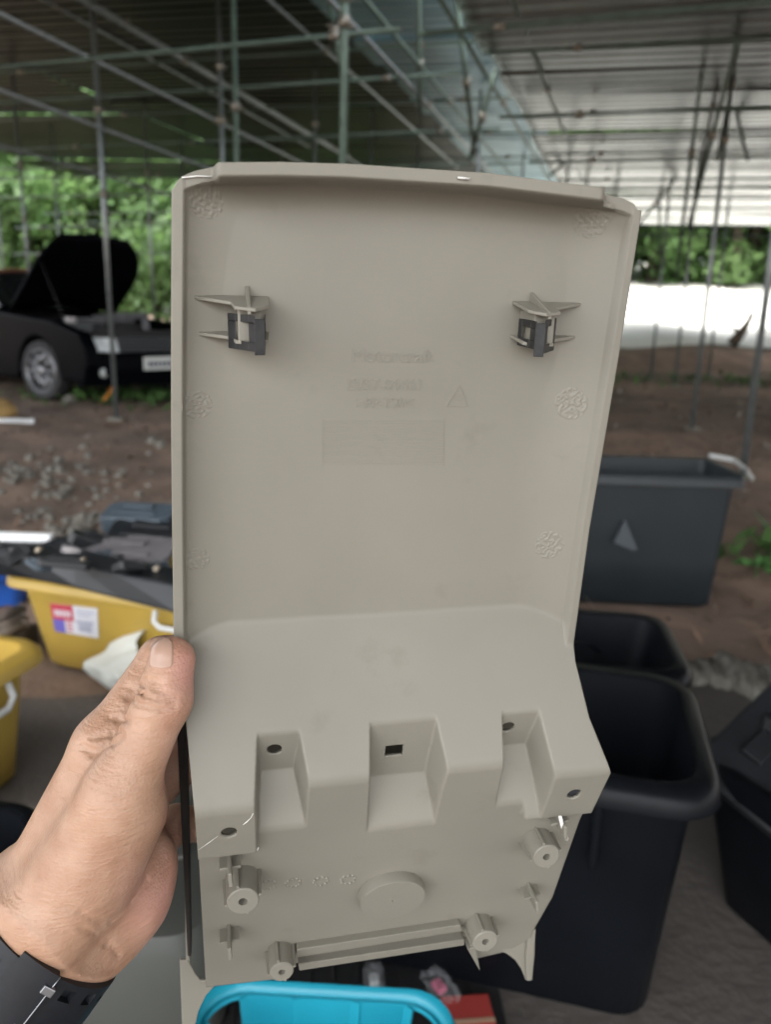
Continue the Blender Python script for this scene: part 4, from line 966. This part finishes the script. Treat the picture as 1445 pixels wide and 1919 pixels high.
# the two clip brackets with their metal clips
STEEL = mat('dark_spring_steel', (.055, .057, .059), rough=.42, metal=.75, var=.3, vscale=200)
def bracket(mir, cx, cy):
    """mir = 1: long fins point left; -1: right. cx, cy: pixel of the tower's centre"""
    q = pl(cx, cy, .012); X0, Y0 = q.x, q.y
    root = bpy.data.objects.new('clip_bracket', None); C.objects.link(root); root.parent = panel; root.location = (X0, Y0, 0)
    def fin(y, long_, h, name, sl):
        pts = [(-long_, .0004), (-.008, h * .60), (-.0065, h), (.0025, h * 1.16), (.0065, h), (.0090, h * .85), (.0100, .0002)]
        m = MB(); th = .0008
        vs = [(a * mir, y - th + sl * (1 - z / h), z - .0003) for a, z in pts] + [(a * mir, y + th + sl * (1 - z / h), z - .0003) for a, z in pts]; n = len(pts)
        m.add(vs, [tuple(range(n)), tuple(reversed(range(n, 2 * n)))] + [(k, (k + 1) % n, n + (k + 1) % n, n + k) for k in range(n)])
        return m.build(name, PLASTIC, root, bevel=.0003)
    f1 = fin(.0086, .029, .024, 'fin', .0036); f2 = fin(-.0070, .028, .019, 'fin', .0024)
    m = MB()       # upright rib that crosses the upper fin
    pts = [(.0175, .0004), (.0095, .0255), (.0060, .0265), (.0060, .0004)]
    vs = [(-.0008 + a * 0, y, z) for a, (y, z) in enumerate(pts)] + [(.0008, y, z) for (y, z) in pts]
    m.add(vs, [(0, 1, 2, 3), (7, 6, 5, 4), (0, 4, 5, 1), (1, 5, 6, 2), (2, 6, 7, 3), (3, 7, 4, 0)]).build('rib', PLASTIC, root, bevel=.0003)
    t = MB().box((-.0052, -.0066, -.001), (.0058, .0088, .0195)); t.build('tower', PLASTIC, root, bevel=.0008)
    # folded metal clip: a V of two faces with a window each, bent over the tower
    clip = MB(); th = .0006
    def plate_(A, B, y0, y1, win):
        A, B = Vector(A), Vector(B); d = (B - A).normalized(); nrm = Vector((d.y, -d.x))
        L = (B - A).length
        def Q(u, v, k): p = A + d * u + nrm * th * k; return (p.x * mir, v, p.y)
        us = [0, L * .30, L * .78, L] if win else [0, L]; vsn = [y0, y0 + .0042, y1 - .0034, y1] if win else [y0, y1]
        for i in range(len(us) - 1):
            for j in range(len(vsn) - 1):
                if win and i == 1 and j == 1: continue
                clip.hexa([Q(us[i], vsn[j], 0), Q(us[i + 1], vsn[j], 0), Q(us[i + 1], vsn[j + 1], 0), Q(us[i], vsn[j + 1], 0),
                           Q(us[i], vsn[j], 1), Q(us[i + 1], vsn[j], 1), Q(us[i + 1], vsn[j + 1], 1), Q(us[i], vsn[j + 1], 1)])
    plate_((-.0098, .012), (.0020, .0272), -.0105, .0056, True)
    plate_((.0020, .0272), (.0068, .0262), -.0120, .0040, False)
    plate_((.0068, .0262), (.0082, .006), -.0086, .0048, True)
    co = clip.build('metal_clip', STEEL, root, bevel=.00025, seg=1)
    co['label'] = 'dark grey spring steel clip with a square window'
bracket(1, 466, 610); bracket(-1, 1008, 617)

# textured round patches, lettering, dials
def hz(x, Y):
    x = np.asarray(x, float); Y = np.asarray(Y, float)
    return height(x, Y, np.interp(x, *TT))
def pad(px, py, r, seed, ell=(1, 1), ang=0):
    q = pl(px, py, .002); r0 = np.random.default_rng(seed); nr, na = 36, 100
    rr = np.linspace(0, 1, nr)[:, None] * r; aa = np.linspace(0, 2 * np.pi, na + 1)[None, :]
    u = rr * np.cos(aa) * ell[0]; v = rr * np.sin(aa) * ell[1]
    ca, sa = math.cos(ang), math.sin(ang)
    X = q.x + u * ca - v * sa; Y = q.y + u * sa + v * ca
    wv = np.zeros_like(X)
    for k in range(16):
        th = r0.uniform(0, np.pi); fr = r0.uniform(1300, 3600); wv += np.sin((X * np.cos(th) + Y * np.sin(th)) * fr + r0.uniform(0, 6.3))
    wv = np.clip(wv / 3.2, -1, 1); edge = np.clip((1 - rr / r) * 9, 0, 1) ** .5
    Z = hz(X, Y) + .00003 + (.00012 + .00022 * wv) * edge
    Z[-1] = hz(X[-1], Y[-1]) - .00008
    link('textured_patch', grid_mesh('textured_patch', np.stack([X, Y, Z], -1)), PLASTIC, panel, True)
for k, q in enumerate(((387, 377, .0078), (1108, 410, .0095), (370, 758, .0072), (1070, 756, .0088), (370, 1046, .0064), (1028, 1020, .0086))): pad(*q, seed=k)
def lettering(txt, px, py, size, zoff=.0):
    cu = bpy.data.curves.new('lettering', 'FONT'); cu.body = txt; cu.size = size; cu.extrude = .00036; cu.align_x = 'CENTER'; cu.align_y = 'CENTER'; cu.resolution_u = 3
    cu.bevel_depth = .00006
    tmp = bpy.data.objects.new('lettering', cu); C.objects.link(tmp)
    me = bpy.data.meshes.new_from_object(tmp); bpy.data.objects.remove(tmp)
    q = pl(px, py, 0); v = np.empty(len(me.vertices) * 3, np.float32); me.vertices.foreach_get('co', v); v = v.reshape(-1, 3)
    X = v[:, 0] + q.x; Y = v[:, 1] + q.y; Z = hz(X, Y) + v[:, 2]
    me.vertices.foreach_set('co', np.stack([X, Y, Z], -1).astype(np.float32).ravel()); me.update()
    return link('lettering', me, PLASTIC, panel)
lettering('Motorcraft', 735, 668, .0095)
lettering('EV57-S4461', 722, 722, .0082)
lettering('>PP-T20<', 722, 756, .0074)
def strip(pts, wdt, hgt, name, parent=panel):
    m = MB()
    for (a, b) in pts:
        A, B = pl(*a), pl(*b); d = (B - A).normalized(); nn = Vector((-d.y, d.x, 0)) * wdt
        z0 = float(hz(A.x, A.y)); z1 = float(hz(B.x, B.y))
        m.hexa([(*(A - nn).xy, z0 - .0002), (*(B - nn).xy, z1 - .0002), (*(B + nn).xy, z1 - .0002), (*(A + nn).xy, z0 - .0002),
                (*(A - nn).xy, z0 + hgt), (*(B - nn).xy, z1 + hgt), (*(B + nn).xy, z1 + hgt), (*(A + nn).xy, z0 + hgt)])
    return m.build(name, PLASTIC, parent)
strip([((838, 762), (862, 722)), ((862, 722), (878, 762)), ((838, 762), (878, 762)), ((852, 742), (872, 742)), ((846, 750), (874, 750))], .0002, .0003, 'recycling_mark')
strip([((605, 789 + 5.0 * k), (832, 789 + 5.0 * k + .5)) for k in range(17)] + [((605, 786), (605, 874)), ((832, 786), (832, 874))], .00018, .00020, 'ruled_table')['kind'] = 'stuff'
for k, (px, py) in enumerate(((503, 1657), (549, 1654), (600, 1651), (652, 1648))):
    q = LOWZ(px, py); m = MB(); r0 = random.Random(k)
    for a in range(9):
        th = a * 2 * math.pi / 9 + k; rr = .0042
        cx_, cy_ = q.x + rr * math.cos(th), q.y + rr * math.sin(th)
        hh = .0006 + .0005 * r0.random()
        m.loft([[(cx_ + .0011 * math.cos(b * 1.047), cy_ + .0011 * math.sin(b * 1.047), zlow(cy_ + .0011 * math.sin(b * 1.047)) - .0003) for b in range(6)],
                [(cx_ + .0008 * math.cos(b * 1.047), cy_ + .0008 * math.sin(b * 1.047), zlow(cy_) + hh) for b in range(6)]], cap1=True)
    m.build('date_stamp', PLASTIC, panel, True)['kind'] = 'stuff'
# frayed bright scratches on the cut edges
SCUFF = mat('whitened_plastic', (.78, .77, .73), rough=.7)
def scuff(pts, wdt, fun):
    m = MB(); P = [pls(a, b, fun) for a, b in pts]
    m.tube([Vector((p.x, p.y, p.z + .0001)) for p in P], [wdt * (.5 + random.random()) for _ in P], 5)
    m.build('scratch', SCUFF, panel, True)
ef = lambda Y: zlow(Y) + .0066
scuff([(455, 1545), (462, 1540), (470, 1532), (474, 1524)], .00035, ef)
scuff([(372, 1592), (392, 1578), (408, 1566)], .00025, ef)
scuff([(484, 1588), (482, 1592), (478, 1594)], .0006, lambda Y: zlow(Y) + .001)
scuff([(340, 333), (368, 330), (396, 331)], .00035, lambda Y: .0135)
scuff([(1050, 1530), (1054, 1548), (1062, 1572)], .0010, lambda Y: zlow(Y) + .013)
scuff([(858, 333), (880, 335)], .0006, lambda Y: .0312)

# ================================================================== the hand that holds it
def to3(a): return np.array([a[0], a[1], a[2]], np.float64)
def CPT(px, py, D): return to3(cp(px, py, D))
def rc(P, a, ra, b, rb):               # signed distance to a tapered capsule
    a, b = np.asarray(a), np.asarray(b); ab = b - a; L2 = ab @ ab
    h = np.clip(((P - a) @ ab) / L2, 0, 1)
    return np.linalg.norm(P - a - h[..., None] * ab, axis=-1) - (ra + (rb - ra) * h)
def ell(P, c, ax, rad):                # ellipsoid with axes ax (rows)
    q = (P - c) @ np.asarray(ax).T / np.asarray(rad)
    k = np.linalg.norm(q, axis=-1); return (k - 1) * min(rad)
def smin_(a, b, k):
    h = np.clip(.5 + .5 * (b - a) / k, 0, 1); return b + (a - b) * h - k * h * (1 - h)
def R_(px, D=.39): return px * D / F
J = dict(tip=CPT(322, 1236, .3935), ip=CPT(306, 1312, .389), mcp=CPT(222, 1492, .388), cmc=CPT(112, 1690, .392),
         imcp=CPT(196, 1398, .412), ipip=CPT(303, 1237, .430), idip=CPT(395, 1215, .446), itip=CPT(470, 1240, .452),
         wr=CPT(62, 1775, .400), fa=CPT(-95, 1965, .392))
PRIMS = [  # (a, ra px, b, rb px, blend)
    (J['ip'], 50, J['tip'], 43, .004),
    (J['mcp'], 62, J['ip'], 49, .006),
    (J['cmc'], 92, J['mcp'], 66, .012),
    (CPT(168, 1640, .400), 88, CPT(238, 1520, .400), 74, .012),       # thenar mound
    (CPT(95, 1640, .412), 84, J['imcp'], 58, .010),                    # index metacarpal
    (J['imcp'], 54, J['ipip'], 43, .008), (J['ipip'], 42, J['idip'], 37, .004), (J['idip'], 37, J['itip'], 31, .004),
    (CPT(110, 1640, .430), 84, CPT(215, 1455, .440), 58, .012),        # middle metacarpal
    (CPT(215, 1455, .440), 52, CPT(325, 1330, .462), 42, .006), (CPT(325, 1330, .462), 40, CPT(440, 1330, .478), 36, .004), (CPT(440, 1330, .478), 36, CPT(510, 1350, .480), 30, .004),
    (CPT(130, 1680, .446), 78, CPT(230, 1530, .462), 56, .012),        # ring
    (CPT(230, 1530, .462), 48, CPT(335, 1430, .482), 40, .006), (CPT(335, 1430, .482), 38, CPT(430, 1430, .492), 34, .004), (CPT(430, 1430, .492), 34, CPT(490, 1450, .494), 29, .004),
    (CPT(150, 1720, .455), 72, CPT(245, 1610, .478), 52, .012),        # little finger
    (CPT(245, 1610, .478), 44, CPT(330, 1545, .498), 36, .006), (CPT(330, 1545, .498), 34, CPT(405, 1545, .506), 30, .004),
    (CPT(150, 1690, .425), 86, CPT(262, 1610, .440), 66, .016),        # palm
    (CPT(110, 1762, .418), 84, CPT(236, 1690, .428), 78, .018),        # heel of the hand
]
AX = (J['fa'] - J['wr']); AX /= np.linalg.norm(AX)
PD = np.array([.76, -.65, 0.]); PD -= AX * (PD @ AX); PD /= np.linalg.norm(PD)
QD = np.cross(AX, PD); QD *= np.sign(QD[2])
def sdf(P, carve=True):
    d = None
    for (a, ra, b, rb, k) in PRIMS:
        q = rc(P, a, R_(ra, -a[2]), b, R_(rb, -b[2]))
        d = q if d is None else smin_(d, q, k)
    # forearm: an elliptical tube that runs out of the frame
    r = P - J['wr']; sA = r @ AX; u = (r @ PD) / .0362; v = (r @ QD) / .0268
    kk = np.sqrt(u * u + v * v + 1e-9); fa = (kk - 1) * .0285 - np.clip(sA, 0, .2) * .06
    fa = np.maximum(fa, np.maximum(-sA - .012, sA - .13))
    d = smin_(d, fa, .026)
    if carve:
        for (pts, rad, dep) in CREASE:
            for A, B in zip(pts[:-1], pts[1:]):
                q = rc(P, A, rad, B, rad); d = -smin_(-d, q + rad - dep * .55, .0030)
    return d
CREASE = []
def march(px, py, D0=.33, D1=.47, carve=False):
    Ds = np.arange(D0, D1, .0004); P = np.array([CPT(px, py, D) for D in Ds]); f = sdf(P, carve)
    i = np.argmax(f < 0)
    if f[i] >= 0: return None, None
    D = Ds[i - 1] + .0004 * f[i - 1] / (f[i - 1] - f[i]); p = CPT(px, py, D); e = 5e-4
    g = np.array([sdf((p + e * k)[None], carve)[0] - sdf((p - e * k)[None], carve)[0] for k in np.eye(3)])
    return p, g / np.linalg.norm(g)
def crease(pxs, rad, dep):
    pts = []
    for (a, b) in pxs:
        p, n_ = march(a, b)
        if p is not None: pts.append(p)
    if len(pts) > 1: return (pts, rad, dep)
NEW = [crease(*c) for c in (
    ([(252, 1290), (268, 1284), (290, 1290), (312, 1302), (330, 1306)], .0007, .0009),
    ([(248, 1302), (270, 1302), (296, 1312), (325, 1316)], .0007, .0011),
    ([(250, 1318), (275, 1324), (305, 1330), (328, 1326)], .0006, .0008),
    ([(262, 1275), (285, 1275), (305, 1282)], .0005, .0006),
    ([(180, 1408), (196, 1400), (214, 1392), (228, 1380)], .0007, .0012),
    ([(205, 1346), (222, 1348), (240, 1352)], .0006, .0010),
    ([(232, 1286), (246, 1292), (256, 1296)], .0006, .0010),
    ([(188, 1735), (205, 1768), (222, 1790)], .0006, .0004),
    ([(186, 1728), (212, 1726), (248, 1690), (276, 1650)], .0007, .0006),
    ([(150, 1392), (168, 1404), (184, 1410)], .0006, .0007),
    ([(152, 1404), (170, 1413), (186, 1416)], .0006, .0007),
    ([(172, 1384), (190, 1378), (208, 1376), (224, 1370)], .0005, .0007), ([(228, 1300), (240, 1308), (252, 1312)], .0005, .0008),
    ([(150, 1740), (180, 1752), (200, 1775)], .0005, .0003), ([(120, 1700), (150, 1712), (185, 1728)], .0005, .0005))]
CREASE = [c for c in NEW if c]
lo = np.array([-.21, -.31, -.535]); hi = np.array([.0, -.045, -.345]); hgrid = .00105
ns = np.ceil((hi - lo) / hgrid).astype(int)
ax_ = [lo[k] + hgrid * np.arange(ns[k]) for k in range(3)]
fld = np.empty(tuple(ns), np.float32)
for i0 in range(0, ns[0], 24):
    P = np.stack(np.meshgrid(ax_[0][i0:i0 + 24], ax_[1], ax_[2], indexing='ij'), -1)
    fld[i0:i0 + 24] = sdf(P.reshape(-1, 3), False).reshape(P.shape[:3])
# creases only change the surface close by: evaluate them in a thin shell
near = np.argwhere(np.abs(fld) < .004)
Pn = lo + near * hgrid
msk = np.zeros(len(Pn), bool)
for (pts, rad, dep) in CREASE:
    for p in pts: msk |= np.linalg.norm(Pn - p, axis=1) < .012
fld[tuple(near[msk].T)] = sdf(Pn[msk], True)
def surface_nets(f, lo, h):
    ins = f < 0; nx, ny, nz = f.shape
    cs = [(i, j, k) for i in (0, 1) for j in (0, 1) for k in (0, 1)]
    def sl(a, c): return a[c[0]:nx - 1 + c[0], c[1]:ny - 1 + c[1], c[2]:nz - 1 + c[2]]
    cnt = sum(sl(ins, c).astype(np.int8) for c in cs)
    act = np.argwhere((cnt > 0) & (cnt < 8)); vid = -np.ones((nx - 1, ny - 1, nz - 1), np.int64); vid[tuple(act.T)] = np.arange(len(act))
    acc = np.zeros((len(act), 3)); num = np.zeros(len(act))
    for a in cs:
        for k in range(3):
            if a[k]: continue
            b = list(a); b[k] = 1; b = tuple(b)
            fa = f[tuple((act + a).T)].astype(float); fb = f[tuple((act + b).T)].astype(float)
            m = (fa < 0) != (fb < 0); tt = np.where(m, fa / np.where(m, fa - fb, 1), 0)
            p = np.array(a) + tt[:, None] * np.eye(3)[k]
            acc[m] += p[m]; num[m] += 1
    V = lo + (act + acc / num[:, None]) * h
    Q = []
    for k in range(3):
        o1, o2 = [(1, 2), (2, 0), (0, 1)][k]
        A = np.moveaxis(ins, k, 0); ch = np.argwhere(A[:-1] != A[1:]);
        full = np.empty_like(ch); full[:, 0] = ch[:, 0]; full[:, 1:] = ch[:, 1:]
        oth = [i for i in range(3) if i != k]
        P = np.zeros_like(ch); P[:, k] = ch[:, 0]; P[:, oth[0]] = ch[:, 1]; P[:, oth[1]] = ch[:, 2]
        ok = (P[:, o1] > 0) & (P[:, o2] > 0) & (P[:, o1] < vid.shape[o1]) & (P[:, o2] < vid.shape[o2]) & (P[:, k] < vid.shape[k])
        P = P[ok]; e1 = np.eye(3, dtype=int)[o1]; e2 = np.eye(3, dtype=int)[o2]
        q = np.stack([vid[tuple((P - e1 - e2).T)], vid[tuple((P - e2).T)], vid[tuple(P.T)], vid[tuple((P - e1).T)]], -1)
        flip = ins[tuple(P.T)]; q[~flip] = q[~flip][:, ::-1]
        Q.append(q[(q >= 0).all(1)])
    return V, np.concatenate(Q)
HV, HQ = surface_nets(fld, lo, hgrid)
CM = np.array(CAMR.to_4x4())[:3, :3]; EY = np.array(EYE)
me = raw_mesh('person', HV @ CM.T + EY, HQ)
# skin colour: tan, pinker towards the thumb tip and the palm
pc = HV; pxv = PW / 2 + F * pc[:, 0] / -pc[:, 2]; pyv = PH / 2 - F * pc[:, 1] / -pc[:, 2]
pink = np.exp(-((pxv - 352) ** 2 / 26 ** 2 + (pyv - 1255) ** 2 / 46 ** 2)) + .8 * np.exp(-((pxv - 285) ** 2 / 60 ** 2 + (pyv - 1690) ** 2 / 80 ** 2)) + .25 * (pxv > 300)
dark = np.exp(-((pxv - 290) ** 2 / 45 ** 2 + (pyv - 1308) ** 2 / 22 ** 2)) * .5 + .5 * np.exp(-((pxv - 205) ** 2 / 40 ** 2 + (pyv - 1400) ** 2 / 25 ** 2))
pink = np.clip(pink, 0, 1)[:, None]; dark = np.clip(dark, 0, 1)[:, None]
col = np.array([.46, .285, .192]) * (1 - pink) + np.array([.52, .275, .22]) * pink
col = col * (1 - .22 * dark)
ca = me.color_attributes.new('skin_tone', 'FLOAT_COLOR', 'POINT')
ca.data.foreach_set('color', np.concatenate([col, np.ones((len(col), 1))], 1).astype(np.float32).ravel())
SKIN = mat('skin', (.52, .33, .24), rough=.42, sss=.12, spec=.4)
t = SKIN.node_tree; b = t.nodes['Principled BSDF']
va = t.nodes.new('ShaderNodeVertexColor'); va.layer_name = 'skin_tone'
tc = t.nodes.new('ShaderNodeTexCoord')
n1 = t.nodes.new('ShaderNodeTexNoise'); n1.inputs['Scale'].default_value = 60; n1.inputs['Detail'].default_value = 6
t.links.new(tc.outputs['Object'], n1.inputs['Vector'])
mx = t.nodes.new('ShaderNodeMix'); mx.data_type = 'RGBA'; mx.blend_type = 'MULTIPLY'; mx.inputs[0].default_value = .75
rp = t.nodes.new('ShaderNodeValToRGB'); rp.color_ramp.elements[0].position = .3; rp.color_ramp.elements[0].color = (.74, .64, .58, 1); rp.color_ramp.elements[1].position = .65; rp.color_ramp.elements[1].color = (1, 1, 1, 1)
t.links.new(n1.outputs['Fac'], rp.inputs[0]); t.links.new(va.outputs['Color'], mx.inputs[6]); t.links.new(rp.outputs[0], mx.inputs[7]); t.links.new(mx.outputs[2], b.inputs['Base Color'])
# fine skin relief: cells plus wrinkles that run across the thumb's base
vo = t.nodes.new('ShaderNodeTexVoronoi'); vo.inputs['Scale'].default_value = 620
mpn = t.nodes.new('ShaderNodeMapping'); mpn.inputs['Rotation'].default_value = (.25, -.5, 0); mpn.inputs['Scale'].default_value = (70, 60, 420)
n3 = t.nodes.new('ShaderNodeTexNoise'); n3.inputs['Scale'].default_value = 1.0; n3.inputs['Detail'].default_value = 3; n3.inputs['Distortion'].default_value = .4
t.links.new(tc.outputs['Object'], vo.inputs['Vector']); t.links.new(tc.outputs['Object'], mpn.inputs[0]); t.links.new(mpn.outputs[0], n3.inputs['Vector'])
b1 = t.nodes.new('ShaderNodeBump'); b1.inputs['Strength'].default_value = .35; b1.inputs['Distance'].default_value = .0006
b2 = t.nodes.new('ShaderNodeBump'); b2.inputs['Strength'].default_value = .55; b2.inputs['Distance'].default_value = .0013
t.links.new(vo.outputs['Distance'], b1.inputs['Height']); t.links.new(n3.outputs['Fac'], b2.inputs['Height']); t.links.new(b1.outputs[0], b2.inputs['Normal']); t.links.new(b2.outputs[0], b.inputs['Normal'])
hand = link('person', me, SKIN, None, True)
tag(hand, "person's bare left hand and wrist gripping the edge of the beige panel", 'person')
# thumbnail
NAIL = mat('nail', (.43, .275, .205), rough=.3, spec=.5, var=.06, vscale=300)
rows, cols = 19, 17; NPn = np.zeros((rows, cols, 3))
for i in range(rows):
    for j in range(cols):
        v = i / (rows - 1); u = j / (cols - 1) * 2 - 1
        yy = 1196 + 59 * v; hw = 25 * (1 - .10 * (1 - v)) * (1 - max(0, v - .72) ** 2 * 2.2) * (1 - max(0, .12 - v) * 2.2)
        bow = -5 * (u * u) * (1 - 2 * v)
        px, py = 301 + hw * u + 2 * (1 - v), yy - bow * .9
        p, nr_ = march(px, py, .35, .45)
        if p is None: p, nr_ = J['tip'], np.array([0, 0, 1.])
        lift = .00045 - .0011 * (abs(u) > .93) - .0011 * (v > .95) + .0002 * (1 - u * u)
        NPn[i, j] = p + nr_ * lift
nail = link('thumbnail', grid_mesh('thumbnail', NPn @ CM.T + EY), NAIL, hand, True)

# wristwatch strap round the wrist
RUB = mat('black_rubber', (.012, .0135, .017), rough=.48, var=.25, vscale=120, bump=.02, bscale=500, spec=.3)
RUBD = mat('strap_pin_steel', (.32, .33, .35), rough=.35, metal=1)
watch = empty('wristwatch', label='black rubber wristwatch strap with square holes and steel pins on the wrist', cat='watch')
watch.matrix_world = Matrix.Translation(EYE) @ CAMR.to_4x4()
A0, B0 = .0392, .0300
def sp(phi, s_, lift):
    s_ = s_ - .014                 # camera-frame point on the strap
    a, b_ = A0 + lift + s_ * .06, B0 + lift + s_ * .055
    return J['wr'] + AX * s_ + PD * a * math.sin(phi) + QD * b_ * math.cos(phi)
def band(ph0, ph1, s0, s1, l0, l1, holes, name, n=150, m=24, parent=watch):
    ph = np.linspace(ph0, ph1, n); ss = np.linspace(s0, s1, m); mb = MB(); vs = []
    for lf in (l1, l0):
        for p_ in ph:
            for q_ in ss: vs.append(sp(p_, q_, lf))
    K = n * m; fs = []; solid = np.ones((n - 1, m - 1), bool)
    for i in range(n - 1):
        for j in range(m - 1):
            pc_, sc_ = (ph[i] + ph[i + 1]) / 2, (ss[j] + ss[j + 1]) / 2
            for (hp_, hs_, dp, dq) in holes:
                if abs(pc_ - hp_) < dp and abs(sc_ - hs_) < dq: solid[i, j] = False
    def at(i, j): return 0 <= i < n - 1 and 0 <= j < m - 1 and solid[i, j]
    for i in range(n - 1):
        for j in range(m - 1):
            if not solid[i, j]: continue
            a, b_, c_, d_ = i * m + j, i * m + j + 1, (i + 1) * m + j + 1, (i + 1) * m + j
            fs += [(a, b_, c_, d_), (K + d_, K + c_, K + b_, K + a)]
            if not at(i - 1, j): fs.append((a, K + a, K + b_, b_))
            if not at(i + 1, j): fs.append((d_, c_, K + c_, K + d_))
            if not at(i, j - 1): fs.append((a, d_, K + d_, K + a))
            if not at(i, j + 1): fs.append((b_, K + b_, K + c_, c_))
    o = mb.add(vs, fs).build(name, RUB, parent, auto=40); return o
D2 = math.radians
hl = []
for row in (.0075, .0255):
    for k in range(7): hl.append((D2(40 + 20 * k), row, D2(5.2), .0032))
band(D2(-115), D2(200), .001, .034, .0006, .0046, hl, 'strap', n=220, m=40)
band(D2(-115), D2(200), .002, .033, .0001, .0005, [], 'strap_lining', n=90, m=4)
hl2 = [(D2(-14), .0085, D2(4), .0025), (D2(-14), .0265, D2(4), .0025), (D2(-38), .0085, D2(4), .0025), (D2(-38), .0265, D2(4), .0025)]
band(D2(-110), D2(8), .002, .033, .0047, .0072, hl2, 'strap_end', n=120, m=40)
band(D2(-3), D2(23), -.0022, .037, .0048, .0088, [], 'strap_buckle', n=20, m=12)
for s_ in (.0055, .0265):
    mb = MB(); c_ = [Vector(sp(D2(a), s_ + ds, l)) for l in (.0075, .0100) for (a, ds) in ((18.5, -.002), (26, -.002), (26, .002), (18.5, .002))]
    mb.hexa(c_).build('pin_head', RUBD, watch, bevel=.0004)
mb = MB(); mb.tube([Vector(sp(D2(23.4), q, .0086)) for q in np.linspace(-.002, .0365, 8)], .00035, 6).build('buckle_bar', RUBD, watch, True)
